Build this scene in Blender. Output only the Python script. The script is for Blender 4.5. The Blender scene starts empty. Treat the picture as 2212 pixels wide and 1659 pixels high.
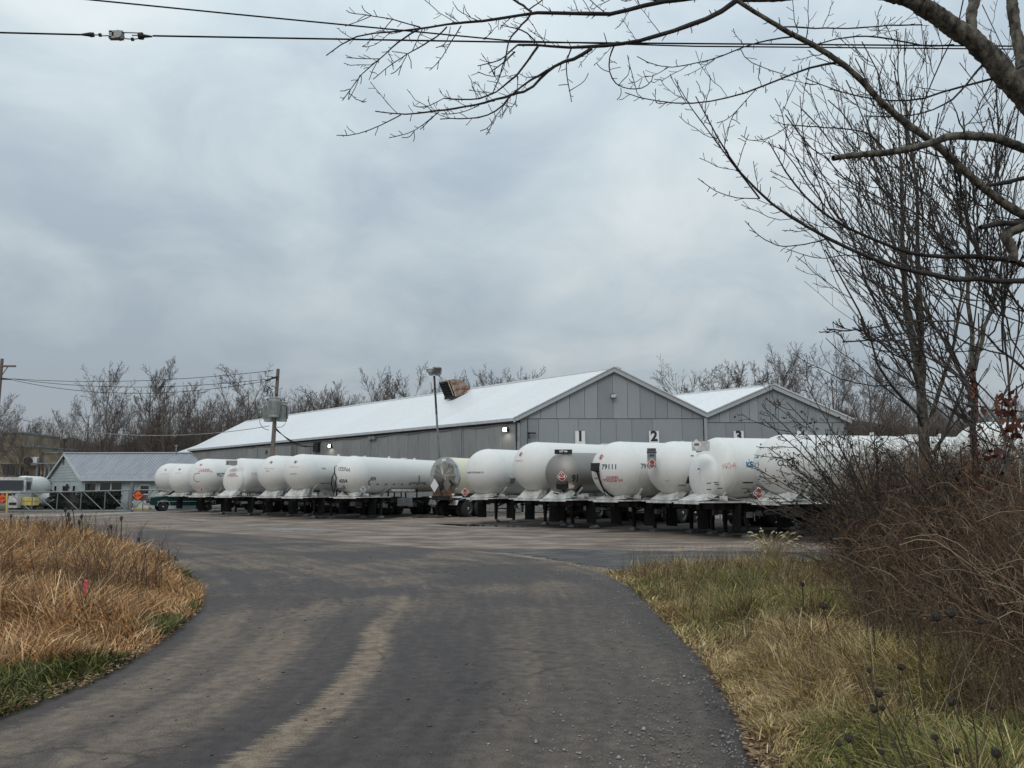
import bpy, bmesh, math, random
import numpy as np
from mathutils import Vector, Matrix
from mathutils.bvhtree import BVHTree
rad = math.radians
scene = bpy.context.scene
COL = scene.collection

# ------------------------------------------------------------------ camera
CAMH, FPX, HOR = 1.7, 1700.0, 1058.0          # eye height, focal length in px of a 2212 px wide frame
PITCH = math.atan((HOR - 829.5) / FPX)
cd = bpy.data.cameras.new('camera'); cam = bpy.data.objects.new('camera', cd); COL.objects.link(cam)
cam.location = (0, 0, CAMH); cam.rotation_euler = (rad(90) + PITCH, 0, 0)
cd.sensor_width = 36; cd.lens = FPX / 2212 * 36; cd.clip_start = .05; cd.clip_end = 4000
scene.camera = cam

# ------------------------------------------------------------------ light
SUN_EL, SUN_ROT = 38, 200
w = bpy.data.worlds.new('World'); scene.world = w; w.use_nodes = True
nt = w.node_tree; N = nt.nodes; L = nt.links; N.clear()
def node(t, nt_=None, **k):
    n = (nt_ or nt).nodes.new(t)
    for a, b in k.items(): setattr(n, a, b)
    return n
wout = node('ShaderNodeOutputWorld'); bg = node('ShaderNodeBackground'); bg.inputs['Strength'].default_value = .1
sky = node('ShaderNodeTexSky', sky_type='NISHITA', sun_disc=False)
sky.sun_elevation = rad(SUN_EL); sky.sun_rotation = rad(SUN_ROT)
tc = node('ShaderNodeTexCoord'); sep = node('ShaderNodeSeparateXYZ'); L.new(tc.outputs['Generated'], sep.inputs[0])
def wm(op, a, b=None, clamp=False):
    n = node('ShaderNodeMath', operation=op, use_clamp=clamp)
    for i, v in enumerate((a, b)):
        if v is None: continue
        if isinstance(v, (int, float)): n.inputs[i].default_value = v
        else: L.new(v, n.inputs[i])
    return n.outputs[0]
zc = wm('MAXIMUM', sep.outputs[2], 0.0)
den = wm('ADD', zc, .40)
comb = node('ShaderNodeCombineXYZ'); L.new(wm('DIVIDE', sep.outputs[0], den), comb.inputs[0]); L.new(wm('DIVIDE', sep.outputs[1], den), comb.inputs[1])
def wnoise(scale, detail, rough, off, dist=0.0):
    mp = node('ShaderNodeMapping'); mp.inputs['Location'].default_value = off; L.new(comb.outputs[0], mp.inputs[0])
    n = node('ShaderNodeTexNoise'); n.inputs['Scale'].default_value = scale; n.inputs['Detail'].default_value = detail
    n.inputs['Roughness'].default_value = rough; n.inputs['Distortion'].default_value = dist
    L.new(mp.outputs[0], n.inputs['Vector']); return n.outputs['Fac']
n1 = wnoise(1.05, 4, .5, (3.1, 1.7, 0), .25)
n2 = wnoise(3.4, 7, .56, (7.4, 2.2, 0), .45)
mixn = wm('ADD', wm('MULTIPLY', n1, .56), wm('MULTIPLY', n2, .44))
ramp = node('ShaderNodeValToRGB'); L.new(mixn, ramp.inputs[0])
el = ramp.color_ramp.elements
el[0].position = .39; el[0].color = (.50, .60, .685, 1)
el[1].position = .63; el[1].color = (.86, .935, .955, 1)
e = el.new(.5); e.color = (.655, .755, .81, 1)
# overcast luminance: 1 at the horizon rising towards the zenith
lum = wm('ADD', wm('MULTIPLY', zc, 1.05), .52)
warm = node('ShaderNodeMix', data_type='RGBA'); L.new(ramp.outputs[0], warm.inputs[6]); warm.inputs[7].default_value = (.72, .725, .76, 1)
L.new(wm('MULTIPLY', wm('POWER', wm('SUBTRACT', 1.0, zc), 9.0), .75, True), warm.inputs[0])
vm = node('ShaderNodeVectorMath', operation='SCALE'); L.new(warm.outputs[2], vm.inputs[0]); L.new(wm('MULTIPLY', lum, 10.0), vm.inputs['Scale'])
mx = node('ShaderNodeMix', data_type='RGBA'); mx.inputs[0].default_value = .93
L.new(sky.outputs[0], mx.inputs[6]); L.new(vm.outputs[0], mx.inputs[7]); L.new(mx.outputs[2], bg.inputs[0]); L.new(bg.outputs[0], wout.inputs[0])
w.cycles.sampling_method = 'MANUAL'; w.cycles.sample_map_resolution = 512

sd = bpy.data.lights.new('sun', 'SUN'); sun = bpy.data.objects.new('sun', sd); COL.objects.link(sun)
sd.energy = .8; sd.angle = rad(25); sd.color = (1, .93, .84)
az = rad(SUN_ROT); sv = Vector((math.sin(az) * math.cos(rad(SUN_EL)), math.cos(az) * math.cos(rad(SUN_EL)), math.sin(rad(SUN_EL))))
sun.rotation_euler = sv.to_track_quat('Z', 'Y').to_euler()
scene.view_settings.view_transform = 'Standard'; scene.view_settings.look = 'None'
scene.view_settings.exposure = 0; scene.view_settings.gamma = 1; scene.view_settings.use_curve_mapping = False
scene.cycles.max_bounces = 6; scene.cycles.transparent_max_bounces = 8; scene.cycles.use_denoising = True

# ------------------------------------------------------------------ pixel helpers (2212 x 1659 frame)
CP, SP = math.cos(PITCH), math.sin(PITCH)
def ray(x, y):
    dx, dz = (x - 1106) / FPX, (829.5 - y) / FPX
    return Vector((dx, CP - dz * SP, SP + dz * CP))
def P(x, y, D):
    r = ray(x, y); return Vector((r.x / r.y * D, D, CAMH + r.z / r.y * D))
def G(x, y, z=0.0):
    r = ray(x, y); t = (z - CAMH) / r.z; return Vector((r.x * t, r.y * t, z))

# ------------------------------------------------------------------ objects
def tag(o, label=None, cat=None, group=None, kind=None):
    if label: o['label'] = label
    if cat: o['category'] = cat
    if group: o['group'] = group
    if kind: o['kind'] = kind
    return o
def empty(name, loc, rz=0.0, label=None, cat=None, group=None):
    o = bpy.data.objects.new(name, None); COL.objects.link(o); o.location = loc; o.rotation_euler = (0, 0, rz)
    return tag(o, label, cat, group)
def link(name, me, parent=None, loc=(0, 0, 0), rot=(0, 0, 0), scale=None):
    o = bpy.data.objects.new(name, me); COL.objects.link(o)
    if parent is not None: o.parent = parent
    o.location = loc; o.rotation_euler = rot
    if scale: o.scale = scale
    return o
def copy_tree(o, parent=None):
    c = o.copy(); COL.objects.link(c); c.parent = parent
    for ch in list(o.children): copy_tree(ch, c)
    return c

class MB:
    def __init__(s): s.v = []; s.f = []; s.m = []; s.mi = 0
    def add(s, vs, fs):
        b = len(s.v); s.v += [tuple(p) for p in vs]; s.f += [tuple(b + i for i in f) for f in fs]; s.m += [s.mi] * len(fs); return s
    def box(s, c, d, M=None, taper=None):
        x, y, z = [q / 2 for q in d]; c = Vector(c); tx = taper or 1
        vs = [Vector((a * (tx if k > 0 else 1), b * (tx if k > 0 else 1), k)) for k in (-z, z) for b in (-y, y) for a in (-x, x)]
        if M is not None: vs = [M @ q for q in vs]
        return s.add([c + q for q in vs], [(0, 2, 3, 1), (4, 5, 7, 6), (0, 1, 5, 4), (2, 6, 7, 3), (0, 4, 6, 2), (1, 3, 7, 5)])
    def bar(s, a, b, w_, h_=None):
        a, b = Vector(a), Vector(b); d = b - a; q = d.to_track_quat('Y', 'Z').to_matrix()
        return s.box((a + b) / 2, (w_, d.length, h_ or w_), q)
    def tube(s, pts, r, k=8, cap=True):
        pts = [Vector(p) for p in pts]; n = len(pts); rr = r if isinstance(r, (list, tuple)) else [r] * n
        vs = []; 
        for i, p in enumerate(pts):
            t = (pts[min(i + 1, n - 1)] - pts[max(i - 1, 0)]).normalized()
            u = t.cross(Vector((0, 0, 1)) if abs(t.z) < .9 else Vector((1, 0, 0))).normalized(); v_ = t.cross(u)
            vs += [p + (u * math.cos(a) + v_ * math.sin(a)) * rr[i] for a in [2 * math.pi * j / k for j in range(k)]]
        fs = [(i * k + j, i * k + (j + 1) % k, (i + 1) * k + (j + 1) % k, (i + 1) * k + j) for i in range(n - 1) for j in range(k)]
        if cap: fs += [tuple(range(k))[::-1], tuple((n - 1) * k + j for j in range(k))]
        return s.add(vs, fs)
    def lathe(s, prof, k=48, axis='Y'):
        """prof: (pos along axis, centre offset in z, radius)"""
        vs = []; n = len(prof)
        for (y, zc_, r) in prof:
            for j in range(k):
                a = 2 * math.pi * j / k
                if axis == 'Y': vs.append((r * math.cos(a), y, zc_ + r * math.sin(a)))
                elif axis == 'X': vs.append((y, r * math.cos(a), zc_ + r * math.sin(a)))
                else: vs.append((r * math.cos(a), r * math.sin(a), y))
        fs = [(i * k + j, (i + 1) * k + j, (i + 1) * k + (j + 1) % k, i * k + (j + 1) % k) for i in range(n - 1) for j in range(k)]
        fs += [tuple(range(k)), tuple((n - 1) * k + j for j in range(k))[::-1]]
        return s.add(vs, fs)
    def prism(s, poly, d):
        """poly: 3-D points of a flat outline, d: extrusion vector"""
        n = len(poly); d = Vector(d); a = [Vector(p) for p in poly]
        fs = [tuple(range(n))[::-1], tuple(range(n, 2 * n))] + [(i, (i + 1) % n, n + (i + 1) % n, n + i) for i in range(n)]
        return s.add(a + [p + d for p in a], fs)
    def mesh(s, name, mats=None, smooth=False):
        me = bpy.data.meshes.new(name); me.from_pydata(s.v, [], s.f)
        if mats is not None:
            for m in (mats if isinstance(mats, (list, tuple)) else [mats]): me.materials.append(m)
        if any(s.m): me.polygons.foreach_set('material_index', s.m)
        bm = bmesh.new(); bm.from_mesh(me); bmesh.ops.recalc_face_normals(bm, faces=bm.faces); bm.to_mesh(me); bm.free()
        if smooth:
            me.polygons.foreach_set('use_smooth', [True] * len(me.polygons)); me.set_sharp_from_angle(angle=rad(35))
        me.update(); return me
    def build(s, name, mats=None, parent=None, smooth=False, **k):
        return link(name, s.mesh(name, mats, smooth), parent, **k)

def tubes_np(Pts, Rad, sides=3):
    """Pts (m,n,3), Rad (m,n) -> verts, quads for m tubes"""
    m, n, _ = Pts.shape
    T = np.empty_like(Pts); T[:, 1:-1] = Pts[:, 2:] - Pts[:, :-2]; T[:, 0] = Pts[:, 1] - Pts[:, 0]; T[:, -1] = Pts[:, -1] - Pts[:, -2]
    T /= np.linalg.norm(T, axis=2, keepdims=True) + 1e-9
    ref = np.where(np.abs((Pts[:, -1] - Pts[:, 0])[:, 2:3]) > .8 * np.linalg.norm(Pts[:, -1] - Pts[:, 0], axis=1, keepdims=True), [[1., 0, 0]], [[0, 0, 1.]])[:, None, :]
    U = np.cross(T, ref); U /= np.linalg.norm(U, axis=2, keepdims=True) + 1e-9
    V = np.cross(T, U)
    a = np.arange(sides) * 2 * np.pi / sides
    ring = Pts[:, :, None, :] + Rad[:, :, None, None] * (U[:, :, None, :] * np.cos(a)[None, None, :, None] + V[:, :, None, :] * np.sin(a)[None, None, :, None])
    verts = ring.reshape(-1, 3)
    base = (np.arange(m) * n * sides)[:, None, None]
    i = np.arange(n - 1)[None, :, None] * sides; j = np.arange(sides)[None, None, :]; j2 = (j + 1) % sides
    q = np.stack([base + i + j, base + i + j2, base + i + sides + j2, base + i + sides + j], axis=-1).reshape(-1, 4)
    return verts, q
def mesh_np(name, parts, mat_, smooth=True, tint=None):
    """parts: list of (verts, quads or tris)"""
    vs, qs, off = [], [], 0
    for v, q in parts:
        vs.append(v); qs.append(q + off); off += len(v)
    V = np.concatenate(vs); me = bpy.data.meshes.new(name)
    me.vertices.add(len(V)); me.vertices.foreach_set('co', V.astype(np.float32).ravel())
    nl = sum(q.size for q in qs); nf = sum(len(q) for q in qs)
    me.loops.add(nl); me.loops.foreach_set('vertex_index', np.concatenate([q.ravel() for q in qs]).astype(np.int32))
    tot = np.concatenate([np.full(len(q), q.shape[1]) for q in qs]); st = np.concatenate([[0], np.cumsum(tot)[:-1]])
    me.polygons.add(nf); me.polygons.foreach_set('loop_start', st.astype(np.int32))
    me.materials.append(mat_); me.update(calc_edges=True)
    if smooth: me.polygons.foreach_set('use_smooth', np.ones(nf, bool))
    if tint is not None:
        at = me.attributes.new('tint', 'FLOAT_COLOR', 'POINT'); c = np.ones((len(V), 4), np.float32); c[:, :3] = tint
        at.data.foreach_set('color', c.ravel())
    return me

# ------------------------------------------------------------------ materials
def mat(name, col, rough=.6, metal=0.0, var=0.0, scale=3.0, bump=0.0, bscale=40.0, col2=None, stretch=(1, 1, 1), spec=.5, rnd=0.0, lo=.4, hi=.65, coords='Object', detail=6):
    m = bpy.data.materials.new(name); m.use_nodes = True; t = m.node_tree; b = t.nodes['Principled BSDF']
    b.inputs['Base Color'].default_value = (*col, 1); b.inputs['Roughness'].default_value = rough; b.inputs['Metallic'].default_value = metal
    b.inputs['Specular IOR Level'].default_value = spec
    c = node('ShaderNodeTexCoord', t); mp = node('ShaderNodeMapping', t); mp.inputs['Scale'].default_value = stretch; t.links.new(c.outputs[coords], mp.inputs[0])
    out = None
    if var or col2:
        n = node('ShaderNodeTexNoise', t); n.inputs['Scale'].default_value = scale; n.inputs['Detail'].default_value = detail; n.inputs['Roughness'].default_value = .6
        t.links.new(mp.outputs[0], n.inputs['Vector'])
        r = node('ShaderNodeValToRGB', t); t.links.new(n.outputs['Fac'], r.inputs[0]); e = r.color_ramp.elements
        e[0].position = lo; e[1].position = hi
        c2 = col2 or tuple(q * (1 + var) for q in col); c1 = col if col2 else tuple(q * (1 - var) for q in col)
        e[0].color = (*c1, 1); e[1].color = (*c2, 1); out = r.outputs[0]
    if rnd:
        oi = node('ShaderNodeObjectInfo', t); mr = node('ShaderNodeMapRange', t); t.links.new(oi.outputs['Random'], mr.inputs[0]); mr.inputs[3].default_value = 1 - rnd; mr.inputs[4].default_value = 1 + rnd
        vs = node('ShaderNodeVectorMath', t, operation='SCALE')
        if out is not None: t.links.new(out, vs.inputs[0])
        else: vs.inputs[0].default_value = col
        t.links.new(mr.outputs[0], vs.inputs['Scale']); out = vs.outputs[0]
    if out is not None: t.links.new(out, b.inputs['Base Color'])
    if bump:
        n = node('ShaderNodeTexNoise', t); n.inputs['Scale'].default_value = bscale; n.inputs['Detail'].default_value = 5; t.links.new(mp.outputs[0], n.inputs['Vector'])
        bp = node('ShaderNodeBump', t); bp.inputs['Strength'].default_value = bump; bp.inputs['Distance'].default_value = .02
        t.links.new(n.outputs['Fac'], bp.inputs['Height']); t.links.new(bp.outputs[0], b.inputs['Normal'])
    return m
def emis(name, col, s):
    m = bpy.data.materials.new(name); m.use_nodes = True; b = m.node_tree.nodes['Principled BSDF']
    b.inputs['Emission Color'].default_value = (*col, 1); b.inputs['Emission Strength'].default_value = s; b.inputs['Base Color'].default_value = (*col, 1); return m
def tintmat(name, rough=.7, trans=0.0):
    m = bpy.data.materials.new(name); m.use_nodes = True; t = m.node_tree; b = t.nodes['Principled BSDF']
    a = node('ShaderNodeAttribute', t, attribute_name='tint'); t.links.new(a.outputs['Color'], b.inputs['Base Color'])
    b.inputs['Roughness'].default_value = rough; b.inputs['Specular IOR Level'].default_value = .25
    return m
def tankmat(name, col, rough, metal, dirt, dirtcol, z0=1.3, z1=2.6):
    """painted shell with streaky road dirt that is thicker low on the shell"""
    m = bpy.data.materials.new(name); m.use_nodes = True; t = m.node_tree; b = t.nodes['Principled BSDF']
    b.inputs['Roughness'].default_value = rough; b.inputs['Metallic'].default_value = metal
    c = node('ShaderNodeTexCoord', t)
    def nz(scale, st, det=6):
        mp = node('ShaderNodeMapping', t); mp.inputs['Scale'].default_value = st; t.links.new(c.outputs['Object'], mp.inputs[0])
        n = node('ShaderNodeTexNoise', t); n.inputs['Scale'].default_value = scale; n.inputs['Detail'].default_value = det; n.inputs['Roughness'].default_value = .65
        t.links.new(mp.outputs[0], n.inputs['Vector']); return n.outputs['Fac']
    a = nz(3.0, (2.2, 2.2, .35)); d = nz(1.1, (1, 1, 1))
    s = node('ShaderNodeSeparateXYZ', t); t.links.new(c.outputs['Object'], s.inputs[0])
    mr = node('ShaderNodeMapRange', t); t.links.new(s.outputs[2], mr.inputs[0]); mr.inputs[1].default_value = z0; mr.inputs[2].default_value = z1; mr.inputs[3].default_value = 1; mr.inputs[4].default_value = .25
    m1 = node('ShaderNodeMath', t, operation='MULTIPLY'); t.links.new(a, m1.inputs[0]); t.links.new(d, m1.inputs[1])
    m2 = node('ShaderNodeMath', t, operation='MULTIPLY'); t.links.new(m1.outputs[0], m2.inputs[0]); t.links.new(mr.outputs[0], m2.inputs[1])
    m3 = node('ShaderNodeMath', t, operation='MULTIPLY', use_clamp=True); t.links.new(m2.outputs[0], m3.inputs[0]); m3.inputs[1].default_value = dirt
    mx_ = node('ShaderNodeMix', t, data_type='RGBA'); t.links.new(m3.outputs[0], mx_.inputs[0]); mx_.inputs[6].default_value = (*col, 1); mx_.inputs[7].default_value = (*dirtcol, 1)
    t.links.new(mx_.outputs[2], b.inputs['Base Color'])
    r2 = node('ShaderNodeMapRange', t); t.links.new(d, r2.inputs[0]); r2.inputs[3].default_value = rough; r2.inputs[4].default_value = min(1, rough + .3); t.links.new(r2.outputs[0], b.inputs['Roughness'])
    bn = nz(1.4, (1, .5, 1), 2); bp = node('ShaderNodeBump', t); bp.inputs['Strength'].default_value = .25; bp.inputs['Distance'].default_value = .02; t.links.new(bn, bp.inputs['Height']); t.links.new(bp.outputs[0], b.inputs['Normal'])
    return m
M = dict(
    tank=tankmat('white_tank_paint', (.75, .75, .73), .34, 0, 1.7, (.36, .34, .31)),
    tank_cream=tankmat('cream_tank_paint', (.72, .68, .52), .35, 0, .7, (.3, .28, .24)),
    steel_dull=tankmat('dull_steel', (.30, .285, .265), .42, .85, 1.2, (.16, .15, .14)),
    steel_shiny=tankmat('polished_steel', (.62, .62, .62), .14, 1, .5, (.4, .39, .37)),
    white=mat('white_paint', (.34, .33, .31), .55, col2=(.62, .62, .60), scale=3.5, lo=.35, hi=.6), rust=mat('rust', (.16, .055, .025), .8, col2=(.30, .26, .22), scale=2.2, bump=.3, lo=.42, hi=.58),
    dark=mat('dark_frame', (.018, .017, .017), .7, var=.5, scale=3), black=mat('black_rubber', (.009, .009, .009), .9, spec=.2, var=.3, scale=4),
    tyre=mat('tyre_rubber', (.022, .022, .023), .8, var=.3, bump=.2), chrome=mat('bare_aluminium', (.6, .6, .6), .25, .95, var=.15),
    grey=mat('grey_metal', (.25, .26, .27), .5, .3, var=.2), red=mat('placard_red', (.42, .035, .03), .5), pink=mat('faded_placard_red', (.55, .2, .2), .6),
    pwhite=mat('placard_white', (.75, .75, .75), .5), ink=mat('black_lettering', (.02, .022, .028), .5), teal=mat('teal_lettering', (.015, .06, .085), .5),
    blue=mat('blue_lettering', (.03, .17, .38), .5), fred=mat('faded_red_lettering', (.62, .42, .42), .6), dred=mat('red_lettering', (.45, .16, .16), .6), green=mat('green_skirt_paint', (.16, .24, .22), .45, var=.1),
    wood=mat('weathered_pole_wood', (.16, .125, .105), .85, var=.3, scale=6, stretch=(4, 4, .3), bump=.4), galv=mat('galvanised_steel', (.20, .205, .215), .5, .5, var=.15),
    orange=mat('safety_orange', (.72, .10, .02), .5), yellow=mat('yellow_paint', (.55, .44, .14), .5, var=.12), glass=mat('dark_window_glass', (.012, .014, .018), .08, spec=.8),
)
# ------------------------------------------------------------------ the setting: ground
def ground_mat(name, c1, c2, c3, scale, stretch=(1, 1, 1), fine=60, bump=.3, rough=.9, lo=.38, hi=.64, speck=.0):
    m = bpy.data.materials.new(name); m.use_nodes = True; t = m.node_tree; b = t.nodes['Principled BSDF']; b.inputs['Roughness'].default_value = rough; b.inputs['Specular IOR Level'].default_value = .3
    g = node('ShaderNodeNewGeometry', t)
    def nz(sc, st, det=8, dist=0):
        mp = node('ShaderNodeMapping', t); mp.inputs['Scale'].default_value = st; t.links.new(g.outputs['Position'], mp.inputs[0])
        n = node('ShaderNodeTexNoise', t); n.inputs['Scale'].default_value = sc; n.inputs['Detail'].default_value = det; n.inputs['Roughness'].default_value = .62; n.inputs['Distortion'].default_value = dist
        t.links.new(mp.outputs[0], n.inputs['Vector']); return n.outputs['Fac']
    r = node('ShaderNodeValToRGB', t); t.links.new(nz(scale, stretch, 9, .3), r.inputs[0]); e = r.color_ramp.elements
    e[0].position = lo; e[0].color = (*c1, 1); e[1].position = hi; e[1].color = (*c3, 1); k = e.new((lo + hi) / 2); k.color = (*c2, 1)
    f = nz(fine, (1, 1, 1), 4); mr = node('ShaderNodeMapRange', t); t.links.new(f, mr.inputs[0]); mr.inputs[1].default_value = .3; mr.inputs[2].default_value = .7; mr.inputs[3].default_value = .62; mr.inputs[4].default_value = 1.38
    v = node('ShaderNodeVectorMath', t, operation='SCALE'); t.links.new(r.outputs[0], v.inputs[0]); t.links.new(mr.outputs[0], v.inputs['Scale']); t.links.new(v.outputs[0], b.inputs['Base Color'])
    bp = node('ShaderNodeBump', t); bp.inputs['Strength'].default_value = bump; bp.inputs['Distance'].default_value = .03; t.links.new(f, bp.inputs['Height']); t.links.new(bp.outputs[0], b.inputs['Normal'])
    return m
def sheet(name, poly, z, m, rag=0.0, step=1.0, seed=1):
    rng = random.Random(seed); pts = []
    for i in range(len(poly)):
        a, b = Vector(poly[i][:2]), Vector(poly[(i + 1) % len(poly)][:2]); k = max(1, int((b - a).length / step))
        for j in range(k):
            p = a.lerp(b, j / k); s = rag * (.4 + min(2.5, p.length / 20)); pts.append((p.x + rng.uniform(-s, s), p.y + rng.uniform(-s, s), z))
    me = bpy.data.meshes.new(name); me.from_pydata(pts, [], [tuple(range(len(pts)))]); me.materials.append(m)
    bm = bmesh.new(); bm.from_mesh(me); bmesh.ops.triangulate(bm, faces=bm.faces); bmesh.ops.recalc_face_normals(bm, faces=bm.faces)
    if bm.faces and bm.faces[0].normal.z < 0: bmesh.ops.reverse_faces(bm, faces=bm.faces)
    bm.to_mesh(me); bm.free()
    return tag(link(name, me), kind='structure')
GM = ground_mat('rough_ground', (.06, .055, .035), (.10, .09, .055), (.15, .13, .085), .25, fine=14)
YM = ground_mat('compacted_gravel', (.115, .088, .070), (.195, .152, .124), (.30, .245, .20), .5, (1, 1.7, 1), fine=22, bump=.5)
WM = ground_mat('wet_gravel', (.022, .021, .021), (.045, .042, .040), (.12, .105, .092), .9, (1, 2.2, 1), fine=16, bump=.8, rough=.55)
sheet('ground', [(-900, -200), (900, -200), (900, 1200), (-900, 1200)], -.004, GM)
yard = [(-62, 58.5), (-40, 59.5), (-14, 61), (-2, 66), (40, 66), (60, 60), (60, 8), (10, 21), tuple(G(1330, 1245))[:2], (4, 14), (-3, 14), (-16, 26), (-40, 38), (-70, 46)]
sheet('gravel_yard', yard, .004, YM, .12, 1.0)
sheet('dirt_lot', [(-80, 60.5), (-20, 62), (-2, 120), (-120, 120)], .001, ground_mat('dirt_lot', (.10, .095, .075), (.14, .13, .11), (.19, .18, .155), .2, fine=8), .2, 2)
wet = [G(1030, 1189), G(1200, 1186), G(1400, 1191), G(1620, 1190), G(1900, 1196), G(1900, 1222), G(1700, 1232), G(1560, 1236), G(1440, 1240), G(1345, 1238), G(1275, 1222), G(1180, 1205)]
sheet('wet_gravel_patch', wet, .010, WM, .10, .35, 4)
# wheel-worn pale and wet streaks across the yard
for k, (pp, mm) in enumerate([([G(560, 1175 - 37), G(760, 1146), G(700, 1150), G(540, 1142)], 0), ([G(930, 1131), G(1040, 1134), G(1210, 1137), G(1120, 1139), G(1000, 1137)], 1), ([G(345, 1118), G(430, 1121), G(520, 1130), G(440, 1127)], 0)]):
    sheet('worn_streak', pp, .011 + .002 * k, [ground_mat('pale_dirt', (.17, .15, .135), (.22, .20, .18), (.28, .26, .24), .5, fine=10), mat('standing_water', (.04, .042, .045), .06)][mm], .06, .4, k + 7)

def catmull(pts, n):
    pts = [Vector(p[:2]) for p in pts]; pts = [pts[0] * 2 - pts[1]] + pts + [pts[-1] * 2 - pts[-2]]; out = []
    for i in range(1, len(pts) - 2):
        for k in range(n):
            t = k / n; a, b, c, d = pts[i - 1:i + 3]
            out.append(.5 * ((2 * b) + (c - a) * t + (2 * a - 5 * b + 4 * c - d) * t * t + (3 * b - a - 3 * c + d) * t ** 3))
    out.append(pts[-2]); return out
LE = [(-6, -8), (-4.7, 1), (-4.15, 3.7), G(0, 1553), G(250, 1450), G(395, 1350), G(436, 1295), G(405, 1246), G(300, 1190), G(200, 1163), G(40, 1148), G(-300, 1136)]
RE = [(.7, -8), (1.05, 1), (1.38, 3.7), G(1640, 1659), G(1600, 1560), G(1480, 1390), G(1310, 1243), G(1100, 1200), G(770, 1172), G(450, 1150), G(200, 1133), G(-100, 1119)]
LC, RC = catmull(LE, 14), catmull(RE, 14)
me = bpy.data.meshes.new('asphalt_drive'); vs, fs, uv = [], [], []; K = 24; s_ = 0; rg = random.Random(3)
for i, (a, b) in enumerate(zip(LC, RC)):
    if i: s_ += ((LC[i] + RC[i]) / 2 - (LC[i - 1] + RC[i - 1]) / 2).length
    for k in range(K + 1):
        p = a.lerp(b, k / K)
        if k in (0, K): p = p + Vector((rg.uniform(-1, 1), rg.uniform(-1, 1))) * .05
        vs.append((p.x, p.y, .030 if 0 < k < K else .004)); uv.append((s_, k / K))
for i in range(len(LC) - 1):
    for k in range(K): fs.append((i * (K + 1) + k, i * (K + 1) + k + 1, (i + 1) * (K + 1) + k + 1, (i + 1) * (K + 1) + k))
me.from_pydata(vs, [], fs); ul = me.uv_layers.new(name='along')
for p in me.polygons:
    for li in p.loop_indices: ul.data[li].uv = uv[me.loops[li].vertex_index]
def asphalt():
    m = bpy.data.materials.new('asphalt'); m.use_nodes = True; t = m.node_tree; b = t.nodes['Principled BSDF']; lk = t.links.new
    u = node('ShaderNodeUVMap', t, uv_map='along'); s = node('ShaderNodeSeparateXYZ', t); lk(u.outputs[0], s.inputs[0]); g = node('ShaderNodeNewGeometry', t)
    def mth(op, a, c=None, clamp=False):
        n = node('ShaderNodeMath', t, operation=op, use_clamp=clamp)
        for i, v in enumerate((a, c)):
            if v is None: continue
            if isinstance(v, (int, float)): n.inputs[i].default_value = v
            else: lk(v, n.inputs[i])
        return n.outputs[0]
    def nz(src, sc, st, det=6, dist=0, rough=.6):
        mp = node('ShaderNodeMapping', t); mp.inputs['Scale'].default_value = st; lk(src, mp.inputs[0])
        n = node('ShaderNodeTexNoise', t); n.inputs['Scale'].default_value = sc; n.inputs['Detail'].default_value = det; n.inputs['Distortion'].default_value = dist; n.inputs['Roughness'].default_value = rough
        lk(mp.outputs[0], n.inputs['Vector']); return n.outputs['Fac']
    U, P_ = u.outputs[0], g.outputs['Position']
    streak = nz(U, 1.0, (.35, 26, 1), 7); broad = nz(P_, .34, (1, 1, 1), 5, .4); rag = nz(P_, 4.5, (.7, 5.0, 1), 10, 0, .8)
    dv = mth('ADD', mth('MULTIPLY', mth('SUBTRACT', nz(U, .16, (1, .6, 1), 3), .5), .12), mth('MULTIPLY', mth('SUBTRACT', rag, .5), .14))
    v = mth('ADD', s.outputs[1], dv)
    r = node('ShaderNodeValToRGB', t); lk(v, r.inputs[0]); e = r.color_ramp.elements
    D_, T_, M_ = .02, 1.0, .42
    stops = [(0, D_), (.035, D_), (.06, .62), (.12, .70), (.165, .35), (.20, .62), (.27, .70), (.315, .12), (.392, D_), (.404, T_), (.440, T_), (.462, D_ + .08), (.56, D_), (.64, D_ + .08), (.665, M_), (.80, M_ - .05), (.93, M_), (.965, .12)]
    e[0].position, e[0].color = 0, (D_,) * 3 + (1,); e[1].position, e[1].color = 1.0, (.1,) * 3 + (1,)
    for p_, c_ in stops[1:]:
        k = e.new(p_); k.color = (c_, c_, c_, 1)
    # tracks fade into uneven patches further along the drive
    fade = node('ShaderNodeMapRange', t); lk(s.outputs[0], fade.inputs[0]); fade.inputs[1].default_value = 17.5; fade.inputs[2].default_value = 22; fade.inputs[3].default_value = 1; fade.inputs[4].default_value = 0
    patch = node('ShaderNodeMapRange', t); lk(mth('ADD', mth('MULTIPLY', broad, .75), mth('MULTIPLY', streak, .25)), patch.inputs[0]); patch.inputs[1].default_value = .455; patch.inputs[2].default_value = .56; patch.inputs[3].default_value = .08; patch.inputs[4].default_value = .58
    mxx = node('ShaderNodeMix', t); lk(fade.outputs[0], mxx.inputs[0]); lk(patch.outputs[0], mxx.inputs[2]); lk(r.outputs[0], mxx.inputs[3])
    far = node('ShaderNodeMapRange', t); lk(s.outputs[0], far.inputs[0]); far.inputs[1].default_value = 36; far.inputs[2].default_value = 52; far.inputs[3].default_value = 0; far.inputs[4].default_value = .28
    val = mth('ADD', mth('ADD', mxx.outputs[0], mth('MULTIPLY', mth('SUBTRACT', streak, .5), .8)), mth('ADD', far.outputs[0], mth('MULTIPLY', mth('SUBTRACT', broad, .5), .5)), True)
    c = node('ShaderNodeValToRGB', t); lk(val, c.inputs[0]); ce = c.color_ramp.elements
    ce[0].position = 0; ce[0].color = (.046, .036, .034, 1); ce[1].position = 1; ce[1].color = (.215, .166, .122, 1); k = ce.new(.45); k.color = (.104, .083, .070, 1)
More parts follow.
